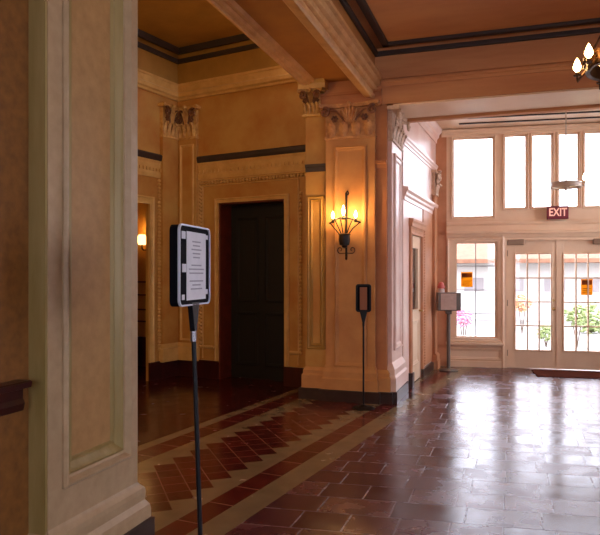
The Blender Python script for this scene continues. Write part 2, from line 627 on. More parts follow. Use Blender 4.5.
# ------------------------------------------------------------------ capital
def capital(fr, s0, s1, z0, z1, d, parent, m, md, depth=0.10, name='capital'):
    w = s1 - s0
    h = z1 - z0
    sm = (s0 + s1) / 2
    mb = MB(fr)
    mb.box(s0, s1, -0.02, d, z0, z1 - h * 0.1)                      # bell
    mb.box(s0 - 0.012, s1 + 0.012, -0.02, d + 0.02, z0 - 0.02, z0 + 0.015)
    bell = mb.build(name, m, parent, bevel=0.006)
    ab = MB(fr)
    n = 8
    front = []
    back = []
    # concave abacus
    pts = []
    for i in range(n + 1):
        t = i / n
        x = s0 - 0.05 + (w + 0.10) * t
        dd = d + depth * (0.35 + 0.65 * (2 * t - 1) ** 2)
        pts.append((x, dd))
    for zz in (z1 - h * 0.11, z1 - h * 0.05, z1):
        front.append([ab.v((x + (0.008 if zz == z1 else 0) * (2 * i / n - 1), dd + (0.01 if zz == z1 else 0), zz)) for i, (x, dd) in enumerate(pts)])
        back.append([ab.v((x, -0.02, zz)) for x, dd in pts])
    for k in range(2):
        for i in range(n):
            ab.quad(front[k][i], front[k][i + 1], front[k + 1][i + 1], front[k + 1][i])
        ab.quad(front[k][0], front[k + 1][0], back[k + 1][0], back[k][0])
        ab.quad(front[k][n], back[k][n], back[k + 1][n], front[k + 1][n])
    for i in range(n):
        ab.quad(front[2][i], front[2][i + 1], back[2][i + 1], back[2][i])
        ab.quad(front[0][i], back[0][i], back[0][i + 1], front[0][i + 1])
    ab.build('abacus', m, bell)
    # volutes with their stems
    for sg in (-1, 1):
        vb = MB(fr)
        cx = sm + sg * (w * 0.5 - 0.015)
        cz = z1 - h * 0.26
        rad = h * 0.15
        pts = [(sm + sg * w * 0.07, d + 0.015, z0 + h * 0.30), (sm + sg * w * 0.13, d + 0.02, z0 + h * 0.55),
               (sm + sg * w * 0.26, d + 0.03, z0 + h * 0.78)]
        for k in range(22):
            a = PI * 0.62 - k * 0.42
            rr = rad * (1 - k / 26)
            pts.append((cx + sg * rr * -math.cos(a) * -1 * (1 if True else 1) * -1, d + 0.035 + depth * 0.55, cz + rr * math.sin(a)))
        vb.tube(pts, [0.014] * 3 + [0.02 - 0.0005 * k for k in range(22)], 6)
        vb.ball((cx, d + 0.04 + depth * 0.55, cz), 0.022, 8, 6)
        vb.build('volute', md, bell, smooth=True)
    # central palmette
    pb = MB(fr)
    for k in (-2, -1, 0, 1, 2):
        pb.leaf(sm + k * w * 0.025, d + 0.02, z1 - h * 0.62, w * 0.09, h * (0.66 - 0.09 * abs(k)), lean=k * w * 0.055, curl=0.05)
    pb.ball((sm, d + 0.06, z1 - h * 0.02), 0.03, 8, 6)
    pb.build('palmette', m, bell, smooth=True)
    # leaf row
    nl = 4
    for k in range(nl):
        lb = MB(fr)
        x = s0 + w * (k + 0.5) / nl
        lb.leaf(x, d + 0.008, z0 + 0.01, w / nl * 0.95, h * 0.48, curl=0.06)
        lb.ball((x, d + 0.07, z0 + h * 0.40), 0.018, 7, 5)
        lb.build('acanthus_leaf', m, bell, smooth=True)
    for sg in (-1, 1):
        rb = MB(fr)
        x = sm + sg * w * 0.30
        for q in range(6):
            a = q * PI / 3
            rb.ball((x + 0.03 * math.cos(a), d + 0.03, z0 + h * 0.56 + 0.03 * math.sin(a)), 0.017, 6, 4)
        rb.ball((x, d + 0.04, z0 + h * 0.56), 0.018, 6, 4)
        rb.build('rosette', md, bell, smooth=True)
    return bell


def struct(o):
    o['kind'] = 'structure'
    return o


# ================================================================== SETTING
mb = MB()
mb.box(-9.5, 5.2, -4.2, 11.45, -0.12, 0)
struct(mb.build('floor', M['floor']))

ZB = 3.95       # soffit of the long beam
ZC = 4.30       # hall ceiling
ZS = 5.00       # side room ceiling
XB0, XB1 = -2.50, -1.62

struct(MB().box(XB1, 5.2, -4.2, 7.80, ZC, ZC + 0.15).build('ceiling', M['hall']))
struct(MB().box(-9.5, XB0, 0.3, 10.2, ZS, ZS + 0.15).build('ceiling_side', M['side_olive']))
ZV = 4.02
struct(MB().box(-1.65, 3.2, 8.66, 12.2, ZV, ZV + 0.15).build('ceiling_vestibule', M['white']))

# --- long beam over the arcade
bm_root = struct(empty('beam', (-2.06, 2.0, ZB)))
MB().box(XB0, XB1, -4.2, 7.80, ZB, ZS + 0.15).build('beam_core', M['beam'], bm_root)
mb = MB(Frame((XB1, 0, 0), PI / 2))     # outer face mouldings, n = +X
lip = [(-0.20, ZB), (-0.20, 3.86), (-0.17, 3.80), (-0.15, 3.80), (-0.14, 3.74), (-0.11, 3.71), (-0.02, 3.69), (0.0, 3.705), (0.005, 3.74), (-0.01, 3.755), (-0.01, 3.77), (0.03, 3.775), (0.04, 3.81), (0.02, 3.825), (0.02, 3.84), (0.06, 3.85), (0.075, 3.89), (0.05, 3.90), (0.05, 3.915), (0.09, 3.925), (0.09, 3.96), (0.0, 3.985)]
mb.extrude(lip, -4.2, 7.795).build('crown_moulding', M['beam_mould'], bm_root)
mb = MB(Frame((XB0, 0, 0), PI / 2))
inn = [(-0.03, ZB + 0.05), (-0.03, 3.93), (-0.005, 3.90), (0.03, 3.89), (0.045, 3.91), (0.055, 3.91), (0.065, 3.895), (0.095, 3.90), (0.105, 3.925), (0.115, 3.925), (0.125, 3.915), (0.15, 3.92), (0.17, ZB), (0.0, ZB + 0.05)]
mb.extrude(inn, -4.2, 7.795).build('edge_moulding', M['beam_mould'], bm_root)

# --- header beam between hall and vestibule
hd = struct(empty('beam', (2.0, 8.1, 3.6)))
mb = MB()
mb.box(XB1, 5.2, 7.80, 8.66, 3.62, ZC + 0.15)
mb.build('beam_core', M['hall'], hd)
mb = MB(F_front)
mb.extrude([(0, 3.83), (0.02, 3.83), (0.03, 3.86), (0.045, 3.87), (0.045, 3.90), (0.015, 3.92), (0, 3.93)], XB1 + 0.10, 5.2)
mb.build('fascia_moulding', M['hall'], hd)
mb = MB()
mb.box(-1.40, 5.2, 7.83, 8.52, 3.60, 3.621)
mb.build('soffit_panel', M['white'], hd)
MB().box(-1.40, 5.2, 8.56, 8.655, 3.57, 3.62).build('edge_strip', M['hall'], hd)

# --- dark double bands round the hall ceiling
tr = struct(empty('trim_1', (0, 5, ZC)))
mb = MB()
mb.box(XB1 + 0.002, 5.2, 7.75, 7.799, ZC - 0.10, ZC - 0.045)
mb.box(XB1 + 0.002, XB1 + 0.05, -4.2, 7.799, ZC - 0.10, ZC - 0.045)
mb.build('lower_band', M['dark_trim'], tr, bevel=0.01)
mb = MB()
mb.box(XB1 + 0.12, 5.2, 7.60, 7.68, ZC - 0.035, ZC + 0.01)
mb.box(XB1 + 0.12, XB1 + 0.20, -4.2, 7.68, ZC - 0.035, ZC + 0.01)
mb.build('upper_band', M['dark_trim'], tr, bevel=0.01)

# --- hall shell behind the camera
F_right = Frame((5.2, 0, 0), PI / 2, True)
F_rear = Frame((0, -4.2, 0), 0, True)
F_vr = Frame((3.02, 0, 0), PI / 2, True)
HOLES_R = [(0.0, 1.6, 0.9, 3.2), (2.4, 4.0, 0.9, 3.2)]  # unseen windows, added for daylight fill from the right
HOLES_B = [(-1.2, 0.2, 0.9, 3.2), (2.2, 3.6, 0.9, 3.2)]  # unseen windows, added to light surfaces facing the camera
HOLES_V = [(8.75, 10.9, 0.8, 3.7)]  # unseen window, added to light the corridor wall and floor
wr = MB(F_right)
walls(wr, -4.2, 8.4, 0, ZC + 0.15, -0.2, 0, HOLES_R)
struct(wr.build('wall_right', M['hall']))
wr = MB(F_rear)
walls(wr, -9.5, 5.4, 0, ZS + 0.15, -0.2, 0, HOLES_B)
struct(wr.build('wall_rear', M['hall']))
wr = MB(F_vr)
walls(wr, 8.36, 12.2, 0, ZV, -0.2, 0, HOLES_V)
struct(wr.build('wall_vestibule_right', M['cor']))
wi = 8
for fr_, hs in ((F_right, HOLES_R), (F_rear, HOLES_B), (F_vr, HOLES_V)):
    for h in hs:
        wi += 1
        w_ = struct(empty('window_%d' % wi, fr_.p((h[0] + h[1]) / 2, 0, h[2])))
        mb = MB(fr_)
        mb.ring(h[0], h[1], h[2], h[3], [(0, -0.12), (0, 0.02), (0.07, 0.02), (0.07, -0.12)])
        mm = (h[0] + h[1]) / 2
        mb.box(mm - 0.02, mm + 0.02, -0.1, -0.06, h[2], h[3])
        mb.box(h[0], h[1], -0.1, -0.06, 2.08, 2.12)
        mb.build('window_frame', M['white'], w_)
        MB(fr_).box(h[0] + 0.06, h[1] - 0.06, -0.085, -0.079, h[2] + 0.06, h[3] - 0.06).build('glass', M['glass'], w_)

yn0 = F_near.s(48)
_r = ray(28.5, 275)
XW = (yn0 - 0.012) * _r.x / _r.y          # plane of the near wall behind the pier's return
# --- near wall (left of the hall) with chair rail
struct(MB().box(-2.72, XW, -4.2, yn0 + 0.02, 0, ZB).build('wall_left', M['wall_near']))
struct(MB().box(-9.5, -2.72, 0.1, 0.3, 0, ZS + 0.15).build('wall_side_front', M['side']))
F_nw = Frame((XW, 0, 0), PI / 2)
zr0 = F_nw.z(10, 412)
zr1 = F_nw.z(10, 381)
s_end = F_nw.s(30.5, 0.07)
rl = struct(empty('trim_2', F_nw.p(1.0, 0, zr0)))
hh = zr1 - zr0
mb = MB(F_nw)
mb.extrude([(0, zr0), (0.03, zr0), (0.04, zr0 + hh * .25), (0.028, zr0 + hh * .4), (0.03, zr0 + hh * .7), (0.075, zr0 + hh * .78), (0.08, zr1 - 0.006), (0.07, zr1), (0, zr1)], -4.2, s_end)
mb.build('chair_rail', M['dark_red'], rl)

# --- near pier
np_ = empty('pier', (-2.4, 2.88, 0), 'pale beige panelled pier closest to the camera at the left edge', 'pillar')
yn1 = F_near.s(137.6)
fn = F_near
sa, sb = fn.s(62), fn.s(129.5)
za = fn.z(62, 489)
zt = 3.75
mb = MB()
mb.box(-2.72, -2.11, yn0, yn1, 0, ZB)
mb.M = fn.M
walls(mb, yn0, yn1, 0, ZB, -0.05, 0, [(sa + 0.012, sb - 0.012, za + 0.012, zt - 0.012)])
mb.build('shaft', M['near'], np_)
# narrow olive return facing the viewer
mb = MB(Frame((0, yn0, 0), 0))
mb.extrude([(0, 0.30), (0.012, 0.30), (0.012, ZB), (0, ZB)], XW, -2.066)
mb.build('return_face', M['olive'], np_, label='narrow olive return face')
mb = MB(fn)
mb.ring(sa, sb, za, zt, [(0, 0), (0, 0.012), (0.010, 0.024), (0.020, 0.024), (0.030, 0.008), (0.036, -0.004), (0.050, -0.008), (0.050, -0.05), (0.013, -0.05), (0.013, 0)])
mb.build('panel_frame', M['near'], np_)
mb = MB(fn)
o_ = 0.050
mb.ring(sa + o_, sb - o_, za + o_, zt - o_, [(0, -0.049), (0, -0.006), (0.012, 0.0), (0.022, -0.010), (0.050, -0.030), (0.060, -0.030), (0.068, -0.044), (0.075, -0.049)])
mb.build('panel_moulding', M['olive'], np_, label='olive inner panel moulding')
MB(fn).box(sa + 0.1, sb - 0.1, -0.052, -0.0455, za + 0.1, zt - 0.1).build('panel', M['near_panel'], np_, label='mottled tan flat panel')
mb = MB()
mb.skirt(-2.72, -2.06, yn0, yn1, [(0.055, 0.15), (0.055, 0.20), (0.05, 0.225), (0.03, 0.255), (0.034, 0.30), (0.030, 0.325), (0.010, 0.345), (0.0, 0.36)])
mb.build('base_moulding', M['near'], np_)
mb = MB()
mb.skirt(-2.72, -2.06, yn0, yn1, [(0.07, 0.0), (0.07, 0.145), (0.055, 0.15)])
mb.build('plinth', M['plinth'], np_, label='dark tiled plinth')

# ------------------------------------------------------------------ far pier
fp = empty('pier', (-2.0, 8.2, 0), 'orange lit pier carrying the flame sconce, between side room and entrance', 'pillar')
ff = F_front
px0, px1 = -2.50, -1.47
yf0, yf1 = 7.80, 8.62
MB().box(px0, px1, yf0, yf1, 0, 3.62).build('core', M['pier_pink'], fp, bevel=0.008)
MB().box(px0, px1 + 0.02, yf0 + 0.01, yf1, 3.62, ZC).build('impost', M['hall'], fp)
mb = MB(ff)
mb.extrude([(0, 3.60), (0.05, 3.60), (0.05, 3.64), (0.02, 3.66), (0.02, 3.72), (0.035, 3.76), (0.05, 3.77), (0.05, 3.80), (0, 3.81)], px0, XB1 + 0.09)
mb.build('impost_moulding', M['pier_pink'], fp)
dP = 0.05
ps0, ps1 = ff.s(325.5, dP), ff.s(375, dP)
zc0 = ff.z(350, 137, dP)
zc1 = ff.z(350, 104, dP)
MB(ff).box(ps0, ps1, -0.02, dP, 0.14, zc0).build('pilaster', M['pier'], fp, bevel=0.006)
p0, p1 = ff.s(334, dP), ff.s(366.5, dP)
mb = MB(ff)
mb.M = mb.M @ Matrix.Translation((0, dP, 0))
mb.ring(p0, p1, ff.z(350, 367, dP), ff.z(350, 146, dP), scale_prof(PANEL, 0.8, 0.9))
mb.build('panel_frame', M['pier'], fp)
capital(ff, ps0, ps1, zc0, zc1, dP, fp, M['cap'], M['cap_dark'])
# base steps and plinth
mb = MB()
mb.skirt(px0, px1, yf0, yf1, [(0.045, 0.14), (0.045, 0.30), (0.03, 0.32), (0.03, 0.36), (0.012, 0.39), (0.0, 0.40)])
mb.skirt(ps0, ps1, yf0 - dP, yf0 + 0.1, [(0.04, 0.14), (0.04, 0.27), (0.028, 0.29), (0.028, 0.36), (0.012, 0.40), (0.01, 0.42), (0.0, 0.44)])
mb.build('base_moulding', M['pier'], fp)
mb = MB()
mb.skirt(px0, px1, yf0, yf1, [(0.075, 0.0), (0.075, 0.135), (0.06, 0.14)])
mb.skirt(ps0, ps1, yf0 - dP, yf0 + 0.1, [(0.07, 0.0), (0.07, 0.135), (0.055, 0.14)])
mb.build('plinth', M['plinth'], fp, label='dark tiled plinth')
# left part of the front: olive panel strip, string course, corner console capital
mb = MB(ff)
mb.ring(px0 + 0.02, ps0 - 0.01, ff.z(312, 349), ff.z(312, 196), [(0, 0), (0, 0.02), (0.015, 0.03), (0.03, 0.02), (0.045, 0.02), (0.055, 0.03), (0.07, 0.012), (0.08, 0)])
mb.build('side_panel_frame', M['side_olive'], fp, label='olive strip panel left of the sconce')
MB(ff).box(px0 - 0.004, ps0, -0.01, 0.006, 0.40, 3.60).build('left_facing', M['side'], fp, label='golden brown left strip')
zst = ff.z(312, 172)
SCP = [(0, zst), (0.02, zst), (0.03, zst + 0.05), (0.045, zst + 0.06), (0.045, zst + 0.09), (0, zst + 0.10)]
MB(ff).extrude(SCP, px0, ps0).build('string_course', M['dark_trim'], fp, label='dark string course left of the pilaster')
MB(ff).extrude(SCP, ps1, px1).build('string_course', M['pier_pink'], fp)
cz1, cz0 = ff.z(312, 82), ff.z(312, 116)
capital(ff, px0 - 0.02, ps0 - 0.07, cz0, cz1 - 0.12, 0.06, fp, M['cap_gold'], M['cap_brown'], name='corner_capital', depth=0.08)
mb = MB(ff)
mb.extrude([(0, cz1 - 0.12), (0.14, cz1 - 0.12), (0.15, cz1 - 0.06), (0.19, cz1 - 0.03), (0.19, cz1), (0, cz1)], px0 - 0.06, ps0 + 0.02)
mb.build('console_slab', M['side_mould'], fp)
# right-hand face of the pier, entrance light put into its paler colours
F_pr = Frame((px1, 0, 0), PI / 2)
a0, a1 = 7.86, 8.60
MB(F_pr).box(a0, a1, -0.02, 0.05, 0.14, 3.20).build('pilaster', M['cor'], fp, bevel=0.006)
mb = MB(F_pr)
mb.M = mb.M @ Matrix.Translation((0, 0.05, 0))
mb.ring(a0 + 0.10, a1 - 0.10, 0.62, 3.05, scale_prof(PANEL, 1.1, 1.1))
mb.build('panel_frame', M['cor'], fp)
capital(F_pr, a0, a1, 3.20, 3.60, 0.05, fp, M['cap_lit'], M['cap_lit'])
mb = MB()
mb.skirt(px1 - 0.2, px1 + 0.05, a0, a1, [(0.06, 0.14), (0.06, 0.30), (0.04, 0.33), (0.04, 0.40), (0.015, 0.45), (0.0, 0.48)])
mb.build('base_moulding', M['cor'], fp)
mb = MB()
mb.skirt(px1 - 0.2, px1 + 0.05, a0, a1, [(0.075, 0.0), (0.075, 0.135), (0.06, 0.14)])
mb.build('plinth', M['plinth'], fp)

# ------------------------------------------------------------------ side room
fs, fl = F_side, F_sleft
S_END = 2.55
op0, op1 = fs.s(219), fs.s(285)
zop = fs.z(260, 200.5)
mb = MB(fs)
walls(mb, -0.3, S_END, 0, ZS, -0.32, 0, [(op0, op1, -0.01, zop)])
ws = struct(mb.build('wall_side_back', M['side']))
# jamb lining
mb = MB(fs)
mb.box(op0, op0 + 0.02, -0.32, 0.0, 0, zop)
mb.box(op1 - 0.02, op1, -0.32, 0.0, 0, zop)
mb.box(op0 + 0.02, op1 - 0.02, -0.32, 0.0, zop - 0.02, zop)
mb.build('jamb', M['jamb'], ws)
d4 = struct(empty('door_4', fs.p((op0 + op1) / 2, -0.30, 0)))
mb = MB(fs)
mb.box(op0 + 0.02, op1 - 0.02, -0.33, -0.285, 0.0, zop - 0.02)
mb.build('door_leaf', M['dark_door'], d4)
mb = MB(fs)
mid = (op0 + op1) / 2
for zz0, zz1 in ((0.2, 1.0), (1.15, zop - 0.2)):
    for ss0, ss1 in ((op0 + 0.12, mid - 0.06), (mid + 0.06, op1 - 0.12)):
        mb2 = Matrix.Translation((0, -0.285, 0))
        mb.M = fs.M @ mb2
        mb.ring(ss0, ss1, zz0, zz1, scale_prof(PANEL, 0.7, 0.7))
mb.build('panel_moulding', M['dark_door'], d4)
MB(fs).ball((op1 - 0.10, -0.25, 1.0), 0.03, 10, 8).build('knob', M['bronze'], d4, smooth=True)
mb = MB(fs)
cw = 0.07
mb.ring(op0 - cw, op1 + cw, 0.25, zop + cw, [(0, 0), (0, 0.02), (0.012, 0.028), (0.03, 0.016), (0.055, 0.016), (0.06, 0.026), (cw, 0.026), (cw, 0)], bottom=False)
mb.build('door_casing', M['side_mould'], ws)
# beaded panel frame round the door
bs0, bs1 = fs.s(201), fs.s(301)
zb1 = fs.z(255, 179)
zb0 = fs.z(255, 350)
mb = MB(fs)


def beads(mb, a, b, n, d=0.014, r=0.026):
    for i in range(n + 1):
        t = i / n
        mb.ball((a[0] + (b[0] - a[0]) * t, d, a[1] + (b[1] - a[1]) * t), r, 6, 4)


nz = 44
beads(mb, (bs0, zb0), (bs0, zb1), nz)
beads(mb, (bs1, zb0), (bs1, zb1 - 0.25), nz - 4)
beads(mb, (bs0 + 0.05, zb1), (bs1 + 0.25, zb1), 34)
beads(mb, (bs0 + 0.05, zb0), (op0 - cw - 0.03, zb0), 5)
beads(mb, (op1 + cw + 0.03, zb0), (bs1 - 0.03, zb0), 4)
mb.build('bead_moulding', M['side_mould'], ws, smooth=True)
mb = MB(fs)
mb.ring(bs0 - 0.045, bs1 + 0.30, 0.30, zb1 + 0.045, [(0, 0), (0, 0.022), (0.01, 0.026), (0.02, 0.018), (0.02, 0)], bottom=False)
mb.ring(bs0 + 0.03, bs1 - 0.03, 0.30, zb1 - 0.035, [(0, 0), (0, 0.014), (0.008, 0.018), (0.016, 0.012), (0.016, 0)], bottom=False)
mb.build('panel_moulding', M['side_mould'], ws)


def rail_set(fr, s0, s1, par, m0=0.0, m1=0.0):
    """the horizontal bands that run round the side room"""
    zf = 3.29
    mb = MB(fr)
    mb.extrude([(0, zf - 0.05), (0.03, zf - 0.05), (0.045, zf - 0.01), (0.05, zf + 0.03), (0.03, zf + 0.05), (0, zf + 0.05)], s0, s1, m0, m1)
    mb.build('frieze_band', M['dark_trim'], par)
    mb = MB(fr)
    mb.extrude([(0, zf - 0.30), (0.012, zf - 0.30), (0.018, zf - 0.25), (0.012, zf - 0.22), (0.016, zf - 0.09), (0.03, zf - 0.05), (0, zf - 0.05)], s0, s1, m0, m1)
    mb.build('frieze_moulding', M['side_mould'], par)
    mb = MB(fr)
    nd = int(abs(s1 - s0) / 0.07)
    for i in range(1, nd):
        x = s0 + (s1 - s0) * i / nd
        mb.box(x - 0.018, x + 0.018, 0.005, 0.03, zf - 0.21, zf - 0.165)
    mb.build('dentil_course', M['side_mould'], par)
    zc = 4.28
    mb = MB(fr)
    mb.extrude([(0, zc - 0.05), (0.03, zc - 0.05), (0.04, zc - 0.02), (0.07, zc), (0.075, zc + 0.05), (0.05, zc + 0.07), (0.05, zc + 0.16), (0.06, zc + 0.17), (0.06, zc + 0.20), (0, zc + 0.21)], s0, s1, m0, m1)
    mb.build('cornice', M['side_mould'], par)
    mb = MB(fr)
    mb.extrude([(0, zc + 0.21), (0.012, zc + 0.21), (0.012, ZS), (0, ZS)], s0, s1, m0, m1)
    mb.build('upper_frieze', M['side_olive'], par)
    mb = MB(fr)
    mb.extrude([(0.012, 4.80), (0.05, 4.80), (0.06, 4.86), (0.012, 4.87)], s0, s1, m0, m1)
    mb.extrude([(0.07, ZS - 0.08), (0.12, ZS - 0.085), (0.14, ZS - 0.001), (0.07, ZS - 0.001)], s0, s1, m0, m1)
    mb.build('ceiling_band', M['dark_trim'], par)


rail_set(fs, -0.0, S_END, ws, 1.0, 0.0)
mb = MB(fs)
for q0, q1 in ((0.0, op0), (op1, S_END)):
    mb.box(q0, q1, 0, 0.03, 0.0, 0.27)
mb.build('baseboard', M['dark_red'], ws)

# left wall with the opening to the passage
lo1 = fl.s(148.5)
lo0 = lo1 + 1.3
zlo = fl.z(146, 203)
mb = MB(fl)
walls(mb, -0.3, 7.5, 0, ZS, -0.05, 0, [(lo1, lo0, -0.01, zlo)])
wl = struct(mb.build('wall_side_left', M['side']))
rail_set(fl, 0.0, 7.5, wl, 1.0, 0.0)
mb = MB(fl)
bl0 = fl.s(158.5)
beads(mb, (bl0, 0.45), (bl0, 2.95), 46)
mb.build('bead_moulding', M['side_mould'], wl, smooth=True)
mb = MB(fl)
mb.ring(lo1 - 0.10, lo0 + 0.10, 0.27, zlo + 0.10, CASING, bottom=False)
mb.build('opening_casing', M['side_mould'], wl)
mb = MB(fl)
mb.box(0.0, lo1, 0, 0.03, 0, 0.27)
mb.box(lo0, 7.5, 0, 0.03, 0, 0.27)
mb.build('baseboard', M['dark_red'], wl)
# passage beyond the opening
pw = MB(fl)
pw.box(-0.6, 3.6, -2.1, -2.0, 0, 3.2)
pw.box(-0.6, -0.5, -2.0, -0.05, 0, 3.2)
pw.box(3.5, 3.6, -2.0, -0.05, 0, 3.2)
pwo = struct(pw.build('wall_passage', M['side']))
struct(MB(fl).box(-0.6, 3.6, -2.1, -0.05, 3.2, 3.3).build('ceiling_passage', M['side']))
mb = MB(fl)
for zz in (1.42, 1.20, 0.95, 0.75):
    mb.box(-0.5, 3.5, -2.0, -1.975, zz, zz + 0.025)
mb.build('wainscot_rail', M['dark_red'], pwo)
MB(fl).box(-0.5, 3.5, -2.0, -1.97, 0, 0.62).build('baseboard', M['dark_red'], pwo)

# corner pilaster, two faces
cp = empty('corner_pilaster', (-4.95, 8.9, 0), 'fluted golden pilaster folded into the far corner of the side room', 'pillar')
cs = fs.s(196, 0.06)
cl = fl.s(163, 0.06)
zq0 = fs.z(188, 138, 0.06)
zq1 = fs.z(188, 107, 0.06)
mb = MB(fs)
mb.box(0.0, cs, 0, 0.06, 0.25, zq0)
mb.build('pilaster_face', M['side'], cp, bevel=0.006)
mb = MB(fl)
mb.box(0.061, cl, 0, 0.06, 0.25, zq0)
mb.build('pilaster_face', M['side'], cp, bevel=0.006)
mb = MB(fs)
mb.M = fs.M @ Matrix.Translation((0, 0.06, 0))
mb.ring(0.10, cs - 0.04, 0.55, zq0 - 0.10, scale_prof(PANEL, 0.5, 0.7))
mb.build('panel_frame', M['side_mould'], cp)
mb = MB(fs)
mb.box(0.0, cs + 0.03, 0, 0.085, 0.25, 0.45)
mb.box(0.0, cs + 0.015, 0, 0.072, 0.45, 0.52)
mb.build('base', M['side_mould'], cp, bevel=0.01)
mb = MB(fl)
mb.box(0.086, cl + 0.03, 0, 0.085, 0.25, 0.45)
mb.box(0.073, cl + 0.015, 0, 0.072, 0.45, 0.52)
mb.build('base', M['side_mould'], cp, bevel=0.01)
capital(fs, 0.05, cs, zq0, zq1, 0.06, cp, M['cap_gold'], M['cap_brown'], depth=0.07)
capital(fl, 0.06, cl, zq0, zq1, 0.06, cp, M['cap_gold'], M['cap_brown'], depth=0.07)

# passage lamp on the end wall, seen through the opening
F_pe = Frame(fl.p(-0.5, 0, 0), R(-11))
ps_s, ps_z = F_pe.at(142, 240, 0.12)
lampb = empty('wall_lamp', F_pe.p(ps_s, 0.0, ps_z - 0.15), 'small glowing wall lamp seen through the left opening of side room', 'lamp')
mb = MB(F_pe)
mb.lathe([(0.06, -0.08), (0.08, -0.02), (0.07, 0.06), (0.05, 0.09)], (ps_s, 0.12, ps_z), 14)
mb.build('lamp_shade', M['lamp_shade'], lampb, smooth=True)
mb = MB(F_pe)
mb.tube([(ps_s, 0.0, ps_z - 0.16), (ps_s, 0.08, ps_z - 0.17), (ps_s, 0.12, ps_z - 0.14), (ps_s, 0.12, ps_z - 0.08)], 0.012, 8)
mb.build('lamp_arm', M['bronze'], lampb, smooth=True)
mb = MB(F_pe)
for zz in (1.42, 1.20, 0.95, 0.75):
    mb.box(-2.0, -0.06, 0.0, 0.02, zz, zz + 0.025)
mb.box(-2.0, -0.06, 0.0, 0.03, 0, 0.5)
mb.build('wainscot_rail', M['dark_red'], pwo)

# ------------------------------------------------------------------ corridor wall
fc = F_cor
CL = 3.40
d30, d31 = fc.s(410.5), fc.s(421)
zd3 = 2.12
mb = MB(fc)
walls(mb, 0.80, CL + 0.05, 0, ZV, -0.2, 0, [(d30, d31, -0.01, zd3)])
wc = struct(mb.build('wall_corridor', M['cor']))
mb = MB(fc)
zf = 2.55
CORN = [(0, 0), (0.03, 0.0), (0.035, 0.05), (0.07, 0.08), (0.075, 0.11), (0.12, 0.15), (0.125, 0.19), (0, 0.20)]
mb.extrude(prof_scaled(CORN, zf, 0.55, 0.9), 0.8, CL - 0.1)
mb.extrude(prof_scaled(CORN, 3.28, 0.4, 0.6), 0.8, CL - 0.0)
mb.extrude(prof_scaled(CORN, ZV - 0.24, 0.9, 1.2), 0.8, CL)
mb.build('cornice', M['cor'], wc)
mb = MB(fc)
mb.box(0.8, CL, 0.0, 0.012, 0.2, zf)
mbh = mb
mb.bm.free()
mb = MB(fc)
walls(mb, d31 + 0.13, CL - 0.05, 0.15, zf, 0, 0.012, [])
mb.build('wall_panel', M['cor_orange'], wc)
mb = MB(fc)
beads(mb, (d31 + 0.18, 0.2), (d31 + 0.18, 2.3), 50, 0.02, 0.02)
mb.build('bead_moulding', M['cor_orange'], wc, smooth=True)
mb = MB(fc)
mb.ring(d30 - 0.105, d31 + 0.105, 0.0, zd3 + 0.105, CASING, bottom=False)
mb.extrude([(0, zd3 + 0.10), (0.05, zd3 + 0.10), (0.05, zd3 + 0.15), (0.065, zd3 + 0.18), (0.065, zd3 + 0.21), (0, zd3 + 0.22)], d30 - 0.12, d31 + 0.12)
mb.build('door_casing', M['cor_orange'], wc)
mb = MB(fc)
mb.box(d30 - 0.13, d30 - 0.0, 0, 0.055, 0, 0.2)
mb.box(d31 + 0.0, CL - 0.1, 0, 0.04, 0, 0.13)
mb.build('baseboard', M['plinth'], wc)
d3 = struct(empty('door_3', fc.p((d30 + d31) / 2, -0.05, 0)))
mb = MB(fc)
walls(mb, d30 + 0.01, d31 - 0.01, 0.01, zd3 - 0.01, -0.06, -0.015, [(d30 + 0.16, d31 - 0.16, 1.05, zd3 - 0.18)])
mb.build('door_leaf', M['white'], d3)
MB(fc).box(d30 + 0.14, d31 - 0.14, -0.045, -0.039, 1.0, zd3 - 0.16).build('glass', M['glass'], d3)
MB(fc).box(d30 + 0.0, d31 - 0.0, -0.19, -0.17, 0.0, zd3).build('backing_panel', M['cor'], d3)
mb = MB(fc)
mb.M = fc.M @ Matrix.Translation((0, -0.015, 0))
mb.ring(d30 + 0.16, d31 - 0.16, 0.25, 0.9, scale_prof(PANEL, 0.8, 0.7))
mb.build('panel_moulding', M['white'], d3)
mb = MB(fc)
mb.tube([(d31 - 0.09, -0.015, 1.02), (d31 - 0.09, 0.05, 1.02), (d31 - 0.20, 0.055, 1.02)], 0.013, 8)
mb.build('handle', M['brass'], d3, smooth=True)
# slim pilaster by the entrance wall
q0, q1 = fc.s(432.5, 0.05), fc.s(437, 0.05)
q1 = min(q1, CL - 0.12)
q0 = q1 - 0.24
sp = empty('slim_pilaster', fc.p((q0 + q1) / 2, 0, 0), 'slim peach pilaster at the corridor corner, left of the entrance window', 'pillar')
MB(fc).box(q0, q1, 0.012, 0.055, 0.13, 2.88).build('shaft', M['cor_orange'], sp, bevel=0.006)
mb = MB()
mb.M = fc.M
mb.skirt(q0, q1, 0.013, 0.07, [(0.03, 0.0), (0.03, 0.14), (0.02, 0.15), (0.02, 0.22), (0.0, 0.26)])
mb.build('base', M['cor_orange'], sp)
capital(fc, q0, q1, 2.88, 3.27, 0.055, sp, M['cap_lit'], M['cap_lit'], depth=0.03)

# vestibule right wall
struct(MB().box(3.02, 5.4, 8.36, 8.5, 0, ZC).build('wall_front_right', M['hall']))

# ------------------------------------------------------------------ entrance wall
fe = F_end
TH = 0.16
sc_ = fe.s(558)


def mir(a, b):
    return 2 * sc_ - b, 2 * sc_ - a


